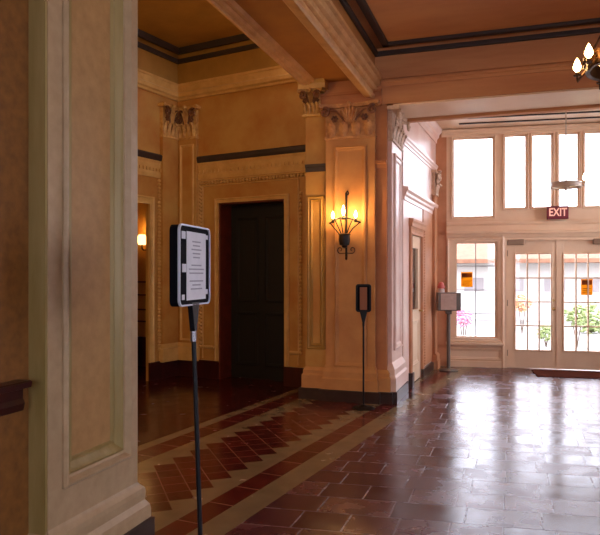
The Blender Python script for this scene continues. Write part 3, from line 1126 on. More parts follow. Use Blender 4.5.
w1 = (fe.s(455.5), fe.s(496.5), fe.z(476, 338), fe.z(476, 242))        # side window glass
up1 = (fe.s(453), fe.s(494), fe.z(474, 217), fe.z(474, 137))
zd = fe.z(530, 238)
zu0, zu1 = fe.z(530, 208), fe.z(545, 133)
ups = [(fe.s(a), fe.s(b), zu0, zu1) for a, b in ((504.5, 527), (532, 553), (558.5, 579.5), (584.5, 606.5))]
dl0, dl1 = fe.s(507), fe.s(557.5)
dr0, dr1 = mir(dl0, dl1)
dr0 = dl1 + 0.006
up2 = mir(up1[0], up1[1]) + (up1[2], up1[3])
w2 = mir(w1[0], w1[1]) + (w1[2], w1[3])
holes = [w1, up1, up2, w2] + ups + [(dl0, dr1, -0.01, zd)]
mb = MB(fe)
walls(mb, -0.25, 4.30, 0, ZV + 0.05, -TH, 0, holes)
we = struct(mb.build('wall_end', M['white']))
mb = MB(fe)
walls(mb, -0.2, fe.s(446.5), 0.0, ZV, 0, 0.012, [])
mb.build('corner_strip', M['cor_orange'], we)
mb = MB(fe)
zt0 = fe.z(530, 236)
zt1 = fe.z(530, 216.5)
s_l = fe.s(446.5)
s_r = 2 * sc_ - s_l
# transom entablature
mb.extrude([(0, zt0), (0.05, zt0), (0.06, zt0 + 0.03), (0.085, zt0 + 0.05), (0.085, zt0 + 0.075), (0.04, zt0 + 0.09), (0.03, zt0 + 0.18), (0.06, zt0 + 0.21), (0.06, zt0 + 0.24), (0, zt0 + 0.25)], s_l, s_r)
mb.build('transom_moulding', M['white'], we)
# panel below the side windows, sill and casings
for nm, w_ in (('a', w1), ('b', w2)):
    mb = MB(fe)
    mb.ring(w_[0] - 0.14, w_[1] + 0.10, w_[2] - 0.07, w_[3] + 0.07, [(0, 0), (0, 0.03), (0.02, 0.035), (0.035, 0.022), (0.07, 0.02), (0.07, 0)])
    mb.build('window_casing', M['white'], we)
    mb = MB(fe)
    mb.box(w_[0] - 0.16, w_[1] + 0.12, 0, 0.08, w_[2] - 0.115, w_[2] - 0.072)
    mb.build('window_sill', M['white'], we, bevel=0.008)
    mb = MB(fe)
    mb.ring(w_[0] - 0.12, w_[1] + 0.08, 0.12, w_[2] - 0.17, scale_prof(PANEL, 0.7, 0.7))
    mb.build('panel_moulding', M['white'], we)
mb = MB(fe)
for w_ in [up1, up2] + ups:
    mb.ring(w_[0] - 0.03, w_[1] + 0.03, w_[2] - 0.03, w_[3] + 0.03, [(0, 0), (0, 0.015), (0.012, 0.022), (0.03, 0.01), (0.03, 0)])
mb.build('transom_window_casing', M['white'], we)
mb = MB(fe)
mb.ring(dl0 - 0.09, dr1 + 0.09, 0, zd + 0.05, [(0, 0), (0, 0.03), (0.02, 0.04), (0.05, 0.025), (0.088, 0.025), (0.088, 0)], bottom=False)
mb.build('door_casing', M['white'], we)
mb = MB(fe)
mb.box(s_l, dl0 - 0.09, 0, 0.035, 0, 0.10)
mb.box(dr1 + 0.09, s_r, 0, 0.035, 0, 0.10)
mb.build('baseboard', M['white'], we)


def window(nm, w_, nc, nr, bar=0.012):
    o = struct(empty(nm, fe.p((w_[0] + w_[1]) / 2, -0.08, w_[2])))
    mb = MB(fe)
    mb.ring(w_[0], w_[1], w_[2], w_[3], [(0, -0.12), (0, -0.05), (0.022, -0.05), (0.022, -0.12)])
    mb.build('window_frame', M['white'], o)
    if nc > 1 or nr > 1:
        mb = MB(fe)
        for i in range(1, nc):
            x = w_[0] + (w_[1] - w_[0]) * i / nc
            mb.box(x - bar / 2, x + bar / 2, -0.10, -0.06, w_[2] + 0.02, w_[3] - 0.02)
        for j in range(1, nr):
            z = w_[2] + (w_[3] - w_[2]) * j / nr
            mb.box(w_[0] + 0.02, w_[1] - 0.02, -0.098, -0.062, z - bar / 2, z + bar / 2)
        mb.build('muntins', M['lead'], o)
    MB(fe).box(w_[0] + 0.015, w_[1] - 0.015, -0.084, -0.078, w_[2] + 0.015, w_[3] - 0.015).build('glass', M['glass'], o)
    return o


window('window_1', w1, 2, 4)
window('window_2', up1, 1, 1)
for i, w_ in enumerate(ups):
    window('window_%d' % (3 + i), w_, 1, 1)
window('window_7', up2, 1, 1)
window('window_8', w2, 2, 4)


def door(nm, a, b, g, knob_s, closer):
    o = struct(empty(nm, fe.p((a + b) / 2, -0.06, 0)))
    mb = MB(fe)
    walls(mb, a + 0.004, b - 0.004, 0.001, zd - 0.004, -0.085, -0.035, [g])
    mb.build('door_leaf', M['white'], o, bevel=0.003)
    mb = MB(fe)
    mb.M = fe.M @ Matrix.Translation((0, -0.035, 0))
    mb.ring(g[0] - 0.025, g[1] + 0.025, g[2] - 0.025, g[3] + 0.025, [(0, 0), (0, 0.008), (0.01, 0.014), (0.025, 0.004), (0.025, 0)])
    mb.build('glazing_bead', M['white'], o)
    mb = MB(fe)
    for i in (1, 2):
        x = g[0] + (g[1] - g[0]) * i / 3
        mb.box(x - 0.011, x + 0.011, -0.08, -0.04, g[2], g[3])
    for j in (1, 2, 3):
        z = g[2] + (g[3] - g[2]) * j / 4
        mb.box(g[0], g[1], -0.078, -0.042, z - 0.011, z + 0.011)
    mb.build('muntins', M['white'], o)
    MB(fe).box(g[0], g[1], -0.063, -0.057, g[2], g[3]).build('glass', M['glass'], o)
    if closer > 0:
        MB(fe).box(b - 0.015, b + 0.022, -0.035, -0.022, 0.001, zd - 0.004).build('astragal', M['white'], o)
    k = MB(fe)
    zk = fe.z(554, 309)
    k.M = fe.M @ Matrix.Translation((knob_s, -0.035, zk)) @ Matrix.Rotation(-PI / 2, 4, 'X')
    k.lathe([(0.026, 0), (0.026, 0.006), (0.01, 0.008), (0.01, 0.035), (0.022, 0.04), (0.028, 0.052), (0.022, 0.066), (0, 0.07)], (0, 0, 0), 14)
    k.M = fe.M @ Matrix.Translation((knob_s, -0.035, zk + 0.14)) @ Matrix.Rotation(-PI / 2, 4, 'X')
    k.lathe([(0.024, 0), (0.022, 0.012), (0, 0.013)], (0, 0, 0), 14)
    if closer > 0:
        k.build('knob', M['brass'], o, smooth=True)
    mb = MB(fe)
    hx = a + 0.004 if closer > 0 else b - 0.004
    for zz in (0.25, zd * 0.5, zd - 0.25):
        mb.box(hx - 0.012, hx + 0.012, -0.035, -0.022, zz - 0.05, zz + 0.05)
    mb.build('hinge', M['closer'], o)
    return o


zg0, zg1 = fe.z(533, 350), fe.z(533, 254)
g1 = (fe.s(516), fe.s(551.5), zg0, zg1)
g2 = mir(g1[0], g1[1]) + (zg0, zg1)
do1 = door('door_1', dl0, dl1, g1, dl1 - 0.06, 1)
do2 = door('door_2', dr0, dr1, g2, dr0 + 0.06, -1)
for o, x0, x1 in ((do1, fe.s(507.5), fe.s(524)), (do2, fe.s(593), fe.s(609))):
    mb = MB(fe)
    zc_a, zc_b = zd - 0.115, zd - 0.02
    mb.box(x0, x1, -0.035, 0.03, zc_a, zc_b)
    mb.build('door_closer', M['closer'], o, bevel=0.01, label='metallic brown closer box')

# vestibule ceiling bands and crown
mb = MB(fe)
mb.box(0.18, 4.2, 0.42, 0.45, ZV - 0.02, ZV + 0.01)
mb.box(0.30, 4.2, 0.80, 0.83, ZV - 0.02, ZV + 0.01)
struct(mb.build('trim_3', M['dark_trim']))
mb = MB(fe)
mb.extrude(prof_scaled(CORN, ZV - 0.13, 0.6, 0.6), -0.1, 4.2)
struct(mb.build('trim_4', M['white']))

# ------------------------------------------------------------------ EXIT sign
e0, e1 = fe.s(547, 0.10), fe.s(568.5, 0.10)
ez0, ez1 = fe.z(558, 219, 0.10), fe.z(558, 206, 0.10)
ex = empty('exit_sign', fe.p((e0 + e1) / 2, 0.09, ez0), 'maroon EXIT sign above the glazed double doors', 'sign')
MB(fe).box(e0, e1, 0.06, 0.115, ez0, ez1).build('sign_box', M['exit_red'], ex, bevel=0.006)
cu = bpy.data.curves.new('letters', 'FONT')
cu.body = 'EXIT'
cu.align_x = 'CENTER'
cu.align_y = 'CENTER'
cu.size = (ez1 - ez0) * 0.92
cu.extrude = 0.003
cu.offset = 0.004
tmp = bpy.data.objects.new('letters', cu)
COL.objects.link(tmp)
bpy.context.view_layer.update()
me = bpy.data.meshes.new_from_object(tmp.evaluated_get(bpy.context.evaluated_depsgraph_get()))
bpy.data.objects.remove(tmp)
me.transform(Matrix.Diagonal((0.70, 0.92, 1, 1)))
# text plane x,y -> s,z ; text normal -> d
TM = fe.M @ Matrix.Translation(((e0 + e1) / 2, 0.117, (ez0 + ez1) / 2)) @ Matrix(((1, 0, 0, 0), (0, 0, 1, 0), (0, 1, 0, 0), (0, 0, 0, 1)))
me.transform(ex.matrix_world.inverted() @ TM)
me.materials.clear()
me.materials.append(M['exit_letter'])
lo = bpy.data.objects.new('lettering', me)
COL.objects.link(lo)
lo.parent = ex
lo['label'] = 'pale lit letters EXIT'

# ------------------------------------------------------------------ notices on the glass
def notice(px0, px1, py0, py1, d, label):
    s0, z0 = fe.at(px0, py1, d)
    s1, z1 = fe.at(px1, py0, d)
    o = empty('notice', fe.p((s0 + s1) / 2, d, z0), label, 'notice')
    MB(fe).box(s0, s1, d - 0.001, d + 0.002, z0, z1).build('sheet', M['orange_paper'], o)
    mb = MB(fe)
    hz = z1 - z0
    mb.box(s0 + 0.01, s1 - 0.01, d + 0.002, d + 0.003, z1 - hz * 0.36, z1 - hz * 0.08)
    for k in range(3):
        zz = z0 + hz * (0.12 + 0.13 * k)
        mb.box(s0 + 0.025, s1 - 0.025 - 0.02 * (k % 2), d + 0.002, d + 0.003, zz, zz + hz * 0.035)
    mb.build('print', M['notice_dark'], o, label='dark printed band and lines')
    return o


notice(461, 472.5, 272, 287, -0.076, 'orange notice with dark print on the side window left of doors')
notice(581, 592.5, 279, 295, -0.055, 'orange notice with dark print on the right-hand glazed door')

# ------------------------------------------------------------------ door mat
m0, m1 = fe.s(532, 0.3), 2 * sc_ - fe.s(532, 0.3) + 0.2
pA = fe.p(m0, 0.10, 0)
mb = MB(fe)
mb.box(m0, m1, 0.22, 0.90, 0.0, 0.014)
mb.build('door_mat', M['mat'], None, bevel=0.005, label='brown door mat lying before the glazed entrance doors', cat='mat')

# ------------------------------------------------------------------ sconce on the far pier
sx, sz_ = ff.at(346.5, 243, dP)
SD = dP + 0.10
scn = empty('wall_sconce', ff.p(sx, dP, sz_ - 0.2), 'iron torch sconce with three flame bulbs on the orange pier', 'lamp')
mb = MB(ff)
zt_ = ff.z(347, 193, dP)
zbt = ff.z(347, 258, dP)
mb.box(sx - 0.012, sx + 0.012, dP, dP + 0.02, zbt, zt_)
mb.tube([(sx, dP + 0.02, zt_), (sx + 0.02, dP + 0.03, zt_ + 0.02), (sx + 0.035, dP + 0.03, zt_ - 0.01), (sx + 0.02, dP + 0.03, zt_ - 0.03)], 0.009, 6)
mb.tube([(sx, dP + 0.02, sz_ - 0.05), (sx, SD, sz_ - 0.05)], 0.012, 6)
mb.build('back_plate', M['iron'], scn, bevel=0.003)
zcup0, zcup1 = ff.z(347, 246, dP), ff.z(347, 235, dP)
mb = MB(ff)
mb.lathe([(0.0, zcup0 - 0.035), (0.03, zcup0 - 0.02), (0.035, zcup0), (0.06, zcup0 + 0.01), (0.07, (zcup0 + zcup1) / 2), (0.065, zcup1 - 0.01), (0.078, zcup1), (0.05, zcup1 + 0.01), (0, zcup1 + 0.012)], (sx, SD, 0), 16)
mb.build('cup', M['iron'], scn, smooth=True)
zarc = ff.z(347, 219, dP)
hw = 0.19
mb = MB(ff)
arc = [(sx + hw * t, SD + 0.09 * (1 - t * t) - 0.02, zarc - 0.055 * t * t + 0.0) for t in [(-1 + 2 * i / 16) for i in range(17)]]
mb.tube(arc, 0.009, 6)
mb.build('hoop', M['iron'], scn, smooth=True)
for k in range(6):
    t = -1 + 2 * k / 5
    mb = MB(ff)
    a_ = (sx + 0.055 * t, SD + 0.02, zcup1)
    b_ = (sx + hw * t * 0.98, SD + 0.09 * (1 - t * t) - 0.02, zarc - 0.055 * t * t + 0.004)
    mid_ = (sx + (0.055 + 0.42 * (hw - 0.055)) * t, SD + 0.035, (zcup1 * 0.52 + b_[2] * 0.48))
    mb.tube([a_, mid_, b_], 0.007, 6)
    mb.ball(b_, 0.014, 6, 5)
    mb.build('rod', M['iron'], scn, smooth=True)
mb = MB(ff)
for sg in (-1, 1):
    pts = [(sx, dP + 0.015, zbt + 0.06)]
    for k in range(14):
        a = -PI / 2 + k * 0.45
        rr = 0.045 * (1 - k / 18)
        pts.append((sx + sg * (0.075 + rr * math.cos(a) * 0.9), dP + 0.015, zbt + 0.10 + rr * math.sin(a)))
    mb.tube(pts, 0.006, 5)
mb.lathe([(0, zbt - 0.03), (0.016, zbt - 0.01), (0.01, zbt + 0.02), (0.0, zbt + 0.03)], (sx, dP + 0.015, 0), 8)
mb.build('scroll', M['bronze'], scn, smooth=True)
FL = []
for t, pz in ((-0.76, 1.0), (0.0, 1.35), (0.74, 1.0)):
    x = sx + hw * t
    dd = SD + 0.09 * (1 - t * t) - 0.035
    zb = zarc - 0.055 * t * t
    mb = MB(ff)
    mb.lathe([(0.02, zb - 0.02), (0.024, zb - 0.01), (0.014, zb), (0.014, zb + 0.03), (0, zb + 0.031)], (x, dd, 0), 10)
    c_ = mb.build('candle_cup', M['iron'], scn, smooth=True)
    mb = MB(ff)
    hgt = 0.095 * pz
    mb.lathe([(0.008, zb + 0.031), (0.018, zb + 0.031 + hgt * 0.22), (0.021, zb + 0.031 + hgt * 0.4), (0.013, zb + 0.031 + hgt * 0.7), (0.005, zb + 0.031 + hgt * 0.92), (0, zb + 0.031 + hgt)], (x, dd, 0), 12)
    mb.build('flame_bulb', M['flame'], c_, smooth=True)
    FL.append(ff.p(x, dd + 0.01, zb + 0.031 + hgt * 0.45))

# ------------------------------------------------------------------ sign stands
def round_poly(mb, w, h, r, d0, d1, n=5):
    """rounded slab in the local (s, z) plane, centred on s=0, bottom z=0"""
    pts = []
    for cx, cz, a0 in ((w / 2 - r, r, -PI / 2), (w / 2 - r, h - r, 0), (-w / 2 + r, h - r, PI / 2), (-w / 2 + r, r, PI)):
        for i in range(n + 1):
            a = a0 + PI / 2 * i / n
            pts.append((cx + r * math.cos(a), cz + r * math.sin(a)))
    A = [mb.v((x, d0, z)) for x, z in pts]
    B = [mb.v((x, d1, z)) for x, z in pts]
    mb.quad(*A)
    mb.quad(*reversed(B))
    for i in range(len(pts)):
        j = (i + 1) % len(pts)
        mb.quad(A[i], B[i], B[j], A[j])
    return pts


def round_rim(mb, w, h, r, wd, d0, d1, n=5):
    def loop(inset, d):
        pts = []
        ww, hh2, rr = w - 2 * inset, h - 2 * inset, max(r - inset, 0.002)
        for cx, cz, a0 in ((ww / 2 - rr, inset + rr, -PI / 2), (ww / 2 - rr, h - inset - rr, 0), (-ww / 2 + rr, h - inset - rr, PI / 2), (-ww / 2 + rr, inset + rr, PI)):
            for i in range(n + 1):
                a = a0 + PI / 2 * i / n
                pts.append(mb.v((cx + rr * math.cos(a), d, cz + rr * math.sin(a))))
        return pts
    Ls = [loop(0, d0), loop(0, d1), loop(wd, d1), loop(wd, d0)]
    k = len(Ls[0])
    for i in range(4):
        A, B = Ls[i], Ls[(i + 1) % 4]
        for q in range(k):
            mb.quad(A[q], A[(q + 1) % k], B[(q + 1) % k], B[q])


def sign_stand(base, ang, zsign, w, h, label, tilt=0.0, roll=0.0, lean=(0, 0), paper='paper', detail=True, tilt_m=None):
    """ang: direction of the sign's s axis in plan; sign bottom at height zsign"""
    root = empty('sign_stand', base, label, 'sign stand')
    x, y = base[0], base[1]
    top = Vector((x + lean[0], y + lean[1], zsign))
    mb = MB()
    mb.lathe([(0.125, 0.0), (0.13, 0.008), (0.115, 0.018), (0.05, 0.026), (0.025, 0.04), (0.018, 0.05)], (x, y, 0), 28)
    mb.build('base', M['black'], root, smooth=True)
    mb = MB()
    mb.tube([(x, y, 0.03), tuple(top - Vector((0, 0, 0.13)))], 0.0105, 10)
    mb.build('pole', M['black'], root, smooth=True)
    fr = Frame(tuple(top), ang)
    mb = MB(fr)
    mb.tube([(0, 0.0, -0.16), (0, 0.0, -0.11)], [0.014, 0.014], 10)
    mb.build('collar', M['chrome'] if detail else M['black'], root, smooth=True)
    mb = MB(fr)
    mb.box(-0.014, 0.014, -0.012, 0.012, -0.115, 0.012, 3.2, 1.0)
    mb.build('bracket', M['black'], root, bevel=0.003)
    sf = fr.M @ Matrix.Rotation(roll, 4, 'Y') @ Matrix.Rotation(tilt, 4, 'X')
    mb = MB(sf)
    round_poly(mb, w, h, 0.028, -0.035, 0.006)
    back = mb.build('sign_board', M['board'], root)
    mb = MB(sf)
    round_rim(mb, w + 0.004, h + 0.004, 0.03, 0.007 if detail else 0.02, 0.002, 0.012)
    mb.build('sign_frame', M['rim'] if detail else M['black'], root)
    mb = MB(sf)
    mb.box(-w * 0.27, w * 0.36, 0.0062, 0.0085, h * 0.07, h * 0.93) if detail else mb.box(-w * 0.24, w * 0.24, 0.0062, 0.0085, h * 0.08, h * 0.9)
    pp = mb.build('paper', M[paper], root, label='printed sheet')
    if detail:
        mb = MB(sf)
        rnd = random.Random(4)
        for k in range(13):
            if k in (5, 9):
                continue
            zz = h * (0.80 - 0.05 * k)
            L_ = w * (0.10 + 0.16 * rnd.random())
            c = w * 0.04
            mb.box(c - L_, c + L_, 0.0085, 0.0092, zz, zz + 0.006)
        mb.build('printed_lines', M['ink'], pp)
        for (u, v_, a) in ((-0.36, 0.83, 0.02), (-0.34, 0.42, 0.022), (-0.37, 0.08, 0.014), (0.40, 0.13, 0.014), (0.41, 0.86, 0.012)):
            MB(sf).box(w * u - a, w * u + a, 0.0062, 0.0078, h * v_, h * v_ + a * 1.6).build('tape', M['paper'], root, label='scrap of pale tape')
    return root


# near stand: sign from backprojected corners
def pt(px, py, t):
    return Vector((0, 0, H)) + ray(px, py) * t


bl_, br_ = pt(177, 306, 2.72), pt(208.5, 304, 3.08)
ctr = (bl_ + br_) / 2
ang_n = math.atan2(br_.y - bl_.y, br_.x - bl_.x)
wn_ = math.hypot(br_.x - bl_.x, br_.y - bl_.y)
foot = on_z(203.5, 636)
dirp = pt(193.5, 306, 2.87)
sign_stand((foot.x, foot.y, 0), ang_n, 1.417, wn_ - 0.015, 0.345, 'tall black sign stand with white printed sheet beside the near pier', tilt=0.0, roll=R(0), lean=(dirp.x - foot.x, dirp.y - foot.y))
# middle stand in front of the far pier
b2 = on_z(363.5, 408.5)
z2 = 1.55 + (b2.dot(FW)) * (275 - 312) / FPX
sign_stand((b2.x, b2.y, 0), R(8), z2, 0.175, 0.32, 'slim dark sign stand before the orange pier under the sconce', paper='tan_paper', detail=False)
# box-topped stand by the entrance window
b3 = on_z(448.5, 370.5)
t3 = b3.dot(FW)
zb3 = H + t3 * (275 - 310.5) / FPX
bx = empty('display_stand', (b3.x, b3.y, 0), 'grey box-topped stand on a round base left of the entrance window', 'sign stand')
mb = MB()
mb.lathe([(0.15, 0), (0.155, 0.01), (0.13, 0.022), (0.04, 0.03), (0.022, 0.045)], (b3.x, b3.y, 0), 26)
mb.build('base', M['box_grey'], bx, smooth=True)
mb = MB()
mb.tube([(b3.x, b3.y, 0.03), (b3.x, b3.y, zb3 - 0.02)], 0.03, 12)
mb.build('pole', M['box_grey'], bx, smooth=True)
fb = Frame((b3.x, b3.y, 0), R(14))
wb = 23 * t3 / FPX
hb = 18 * t3 / FPX
mb = MB(fb)
mb.box(-wb / 2, wb / 2, -0.09, 0.09, zb3, zb3 + hb)
mb.box(-0.05, 0.05, -0.04, 0.04, zb3 - 0.06, zb3)
mb.build('box', M['box_grey'], bx, bevel=0.01)
mb = MB(fb)
mb.box(-wb * 0.36, wb * 0.30, 0.09, 0.094, zb3 + 0.015, zb3 + hb - 0.015)
mb.build('front_sheet', M['grey_board'], bx, label='pale printed front sheet')
# pink bottle standing on the box
pb_ = fb.p(-wb * 0.32, 0.0, zb3 + hb)
bt = empty('bottle', pb_, 'small pink and white pump bottle standing on the grey box', 'bottle')
mb = MB()
mb.lathe([(0.055, 0), (0.058, 0.01), (0.055, 0.055), (0.03, 0.07)], pb_, 14)
mb.build('bottle_body', M['bottle_white'], bt, smooth=True)
mb = MB()
mb.lathe([(0.03, 0.07), (0.062, 0.075), (0.065, 0.10), (0.045, 0.125), (0.04, 0.15), (0.02, 0.17), (0, 0.172)], pb_, 14)
mb.build('pink_cap', M['pink'], bt, smooth=True)

# ------------------------------------------------------------------ chandeliers
def chandelier(c, rad, nb, ztop, label, mflame, scale=1.0, drop=0.0, metal='bronze'):
    root = empty('chandelier', (c[0], c[1], c[2]), label, 'chandelier')
    cx, cy, cz = c
    mb = MB()
    n = 40
    prof = [(rad - 0.02, -0.05), (rad + 0.01, -0.055), (rad + 0.014, -0.03), (rad + 0.004, -0.02), (rad + 0.004, 0.02), (rad + 0.014, 0.03), (rad + 0.01, 0.05), (rad - 0.02, 0.045)]
    rings = []
    for r_, z_ in prof:
        rings.append([mb.v((cx + r_ * math.cos(2 * PI * k / n), cy + r_ * math.sin(2 * PI * k / n), cz + z_ * scale)) for k in range(n)])
    for i in range(len(prof)):
        A, B = rings[i], rings[(i + 1) % len(prof)]
        for k in range(n):
            mb.quad(A[k], A[(k + 1) % n], B[(k + 1) % n], B[k])
    mb.build('ring', M[metal], root, smooth=True)
    mb = MB()
    for k in range(4):
        a = k * PI / 2 + 0.3
        p = [(cx + rad * 0.98 * math.cos(a), cy + rad * 0.98 * math.sin(a), cz), (cx + rad * 0.5 * math.cos(a), cy + rad * 0.5 * math.sin(a), cz - 0.05 * scale), (cx, cy, cz - 0.03 * scale)]
        mb.tube(p, 0.011 * scale + 0.003, 6)
    mb.lathe([(0, -0.12 * scale), (0.03 * scale, -0.10 * scale), (0.05 * scale, -0.04 * scale), (0.03 * scale, 0.03 * scale), (0.015, 0.10 * scale), (0, 0.11 * scale)], (cx, cy, cz), 14)
    mb.build('hub', M[metal], root, smooth=True)
    # scroll work below the ring
    if nb > 4:
        mb = MB()
        for k in range(nb * 2):
            a0 = 2 * PI * k / (nb * 2)
            pts = []
            for q in range(12):
                th = q * 0.55
                rr = 0.05 * (1 - q / 15)
                aa = a0 + (rr * math.cos(th)) / rad
                pts.append((cx + (rad + 0.02) * math.cos(aa), cy + (rad + 0.02) * math.sin(aa), cz + rr * math.sin(th)))
            mb.tube(pts, 0.007, 5)
        mb.build('scrollwork', M[metal], root, smooth=True)
    hub_z = cz + 0.75 * scale
    if nb > 4:
        for k in range(4):
            a = k * PI / 2 + 0.3
            mb = MB()
            ps_ = []
            m_ = 16
            for i in range(m_ + 1):
                t = i / m_
                r_ = rad * (1 - t) ** 1.3 + 0.01
                ps_.append((cx + r_ * math.cos(a), cy + r_ * math.sin(a), cz + 0.03 + (hub_z - cz - 0.03) * t + 0.012 * math.sin(i * PI)))
            mb.tube(ps_, [0.008 + 0.004 * (i % 2) for i in range(m_ + 1)], 6)
            mb.build('chain', M[metal], root, smooth=True)
        z0 = hub_z
    else:
        z0 = cz + 0.08 * scale
    mb = MB()
    m_ = max(6, int((ztop - z0) / 0.05))
    mb.tube([(cx, cy, z0 + (ztop - z0) * i / m_) for i in range(m_ + 1)], [0.007 + 0.005 * (i % 2) for i in range(m_ + 1)], 6)
    mb.build('hanging_chain', M[metal], root, smooth=True)
    mb = MB()
    mb.lathe([(0.06, 0), (0.055, -0.02), (0.02, -0.05), (0, -0.055)], (cx, cy, ztop), 14)
    mb.build('ceiling_rose', M[metal], root, smooth=True)
    pts = []
    for k in range(nb):
        a = 2 * PI * k / nb + (0.55 if nb > 4 else -0.1)
        x, y = cx + (rad + 0.04 + drop * 0.4) * math.cos(a), cy + (rad + 0.04 + drop * 0.4) * math.sin(a)
        mb = MB()
        zb = cz - drop
        mb.tube([(cx + rad * math.cos(a), cy + rad * math.sin(a), cz - 0.01), (x, y, zb - 0.02), (x, y, zb + 0.03)], 0.01, 6)
        mb.lathe([(0.022, 0.02), (0.028, 0.03), (0.014, 0.035), (0.014, 0.05), (0, 0.051)], (x, y, zb), 10)
        cn = mb.build('candle_arm', M[metal], root, smooth=True)
        mb = MB()
        mb.lathe([(0.008, 0.051), (0.024, 0.072), (0.028, 0.09), (0.018, 0.12), (0.007, 0.145), (0, 0.155)], (x, y, zb), 10)
        mb.build('flame_bulb', mflame, cn, smooth=True)
        pts.append(Vector((x, y, zb + 0.09)))
    return pts


ctr1 = at_y(639, 60, 5.0)
HB = chandelier(ctr1, 0.33, 8, ZC, 'bronze ring chandelier with flame bulbs at the upper right corner', M['flame'], drop=0.07)
ctr2 = at_y(566, 185, 9.9)
VB = chandelier(ctr2, 0.20, 1, ZV, 'small hanging ring lamp with one lit bulb before the upper windows', M['flame_far'], 0.7, metal='pale_metal')

# ------------------------------------------------------------------ outside
struct(MB().box(-30, 40, 11.45, 60, -0.25, -0.10).build('ground', M['pave']))
bd = empty('building', (3, 26, -0.1), 'low white building with a terracotta roof seen through the entrance panes', 'building')
MB().box(-8, 16, 25, 31, -0.1, 2.05).build('wall', M['stucco'], bd)
mb = MB()
F_b = Frame((0, 25, 0), 0)
mb.M = F_b.M
mb.extrude([(0.9, 1.98), (0.9, 2.12), (-3.0, 3.6), (-6.6, 2.12), (-6.6, 1.98)], -8.5, 16.5)
mb.build('roof', M['roof'], bd)
for k in range(15):
    MB(F_b).box(-6 + k * 1.4, -5.3 + k * 1.4, 0, 0.03, 0.95, 1.45).build('window', M['out_window'], bd)


def shrub(px, py, y, r, m, label):
    c = at_y(px, py, y)
    root = empty('shrub', (c.x, y, -0.1), label, 'shrub')
    rnd = random.Random(int(px))
    mb = MB()
    for k in range(160):
        a, b2_ = rnd.random() * 2 * PI, math.acos(2 * rnd.random() - 1)
        rr = r * (0.6 + 0.4 * rnd.random())
        p = Vector((c.x + rr * math.sin(b2_) * math.cos(a), y + rr * math.sin(b2_) * math.sin(a), max(c.z, r * 0.9 - 0.1) + rr * math.cos(b2_)))
        mb.ball(p, r * 0.16 * (0.6 + rnd.random() * 0.7), 5, 4, (1, 1, 0.6))
    mb.build('foliage', m, root)
    mb = MB()
    for k in range(3):
        mb.tube([(c.x, y, -0.1), (c.x + (k - 1) * r * 0.4, y, max(c.z, r * 0.9 - 0.1))], 0.012, 6)
    mb.build('stem', M['bark'], root)


shrub(463.5, 317, 15.0, 0.22, M['pinkleaf'], 'pink flowering shrub outside the side window')
shrub(546, 333, 16.0, 0.20, M['leaf'], 'low green shrub outside seen through the left-hand door')
shrub(522, 303, 19.0, 0.25, M['redleaf'], 'red and orange flowering shrub outside the left-hand door')
shrub(577, 316, 16.0, 0.28, M['leaf'], 'green shrub outside behind the first panes of the right-hand door')
shrub(591, 322, 20.0, 0.45, M['leaf'], 'taller green shrub outside behind the notice of the right-hand door')

# ------------------------------------------------------------------ light
def point(loc, col, w, r=0.03):
    l = bpy.data.lights.new('lamp_light', 'POINT')
    l.color = col
    l.energy = w
    l.shadow_soft_size = r
    o = bpy.data.objects.new('lamp_light', l)
    COL.objects.link(o)
    o.location = loc
    return o


WARM = (1.0, 0.58, 0.24)
for p in FL:
    point(p + Vector((0, -0.02, 0.0)), WARM, 3.5, 0.02)
for p in HB:
    point(p, (1.0, 0.66, 0.36), 14.0, 0.02)
for p in VB:
    point(p, (1, 0.8, 0.5), 10.0, 0.03)
point(F_pe.p(ps_s, 0.16, ps_z + 0.16), (1, 0.6, 0.2), 2.0, 0.04)
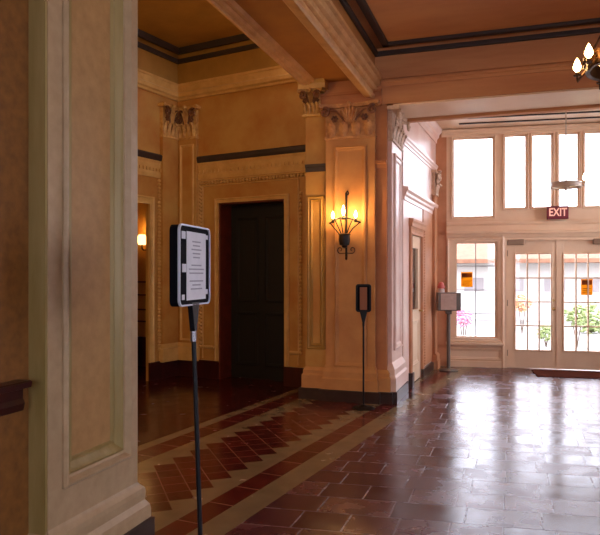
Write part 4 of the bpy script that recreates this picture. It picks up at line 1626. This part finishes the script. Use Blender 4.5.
# unseen lamp added behind the near wall to warm the side room
sr = Vector((-4.5, 3.9, 3.5))
lt = empty('fill_lamp', sr, 'unseen bronze pendant lamp added to light the side room, behind the near pier', 'lamp')
mb = MB()
mb.lathe([(0.10, -0.02), (0.11, 0.0), (0.04, 0.10), (0.0, 0.12)], sr + Vector((0, 0, 0.2)), 14)
mb.tube([sr + Vector((0, 0, 0.3)), Vector((sr.x, sr.y, ZS))], 0.01, 6)
mb.lathe([(0.07, -0.001), (0.06, -0.03), (0.015, -0.05)], (sr.x, sr.y, ZS), 14)
mb.build('fill_lamp_cap', M['bronze'], lt, smooth=True)
mb = MB()
mb.ball(sr, 0.09, 12, 8, (1, 1, 1.2))
mb.build('fill_lamp_globe', M['lamp_shade'], lt, smooth=True)
point(sr + Vector((0, 0, -0.2)), (1.0, 0.69, 0.31), 50.0, 0.09)

w = bpy.data.worlds.new('sky')
SC.world = w
w.use_nodes = True
bg = w.node_tree.nodes['Background']
bg.inputs[0].default_value = (0.82, 0.85, 1.0, 1)
bg.inputs[1].default_value = 6.0


def portal(fr, s0, s1, z0, z1, d):
    l = bpy.data.lights.new('sky_portal', 'AREA')
    l.shape = 'RECTANGLE'
    l.size = s1 - s0
    l.size_y = z1 - z0
    l.cycles.is_portal = True
    o = bpy.data.objects.new('sky_portal', l)
    COL.objects.link(o)
    o.location = fr.p((s0 + s1) / 2, d, (z0 + z1) / 2)
    o.rotation_euler = fr.N.to_track_quat('-Z', 'Z').to_euler()


portal(fe, up1[0], up2[1], min(up1[2], zu0), zu1, -0.2)
portal(fe, w1[0], w2[1], 0.3, zd, -0.2)
portal(F_right, 0.0, 4.0, 0.9, 3.2, -0.25)
portal(F_rear, -1.2, 3.6, 0.9, 3.2, -0.25)
portal(F_vr, 8.75, 10.9, 0.8, 3.7, -0.25)

SC.view_settings.view_transform = 'Standard'
SC.view_settings.look = 'None'
SC.view_settings.gamma = 1
SC.view_settings.use_curve_mapping = False
SC.view_settings.exposure = 0.75
SC.cycles.max_bounces = 8
SC.cycles.diffuse_bounces = 5
SC.cycles.use_denoising = True
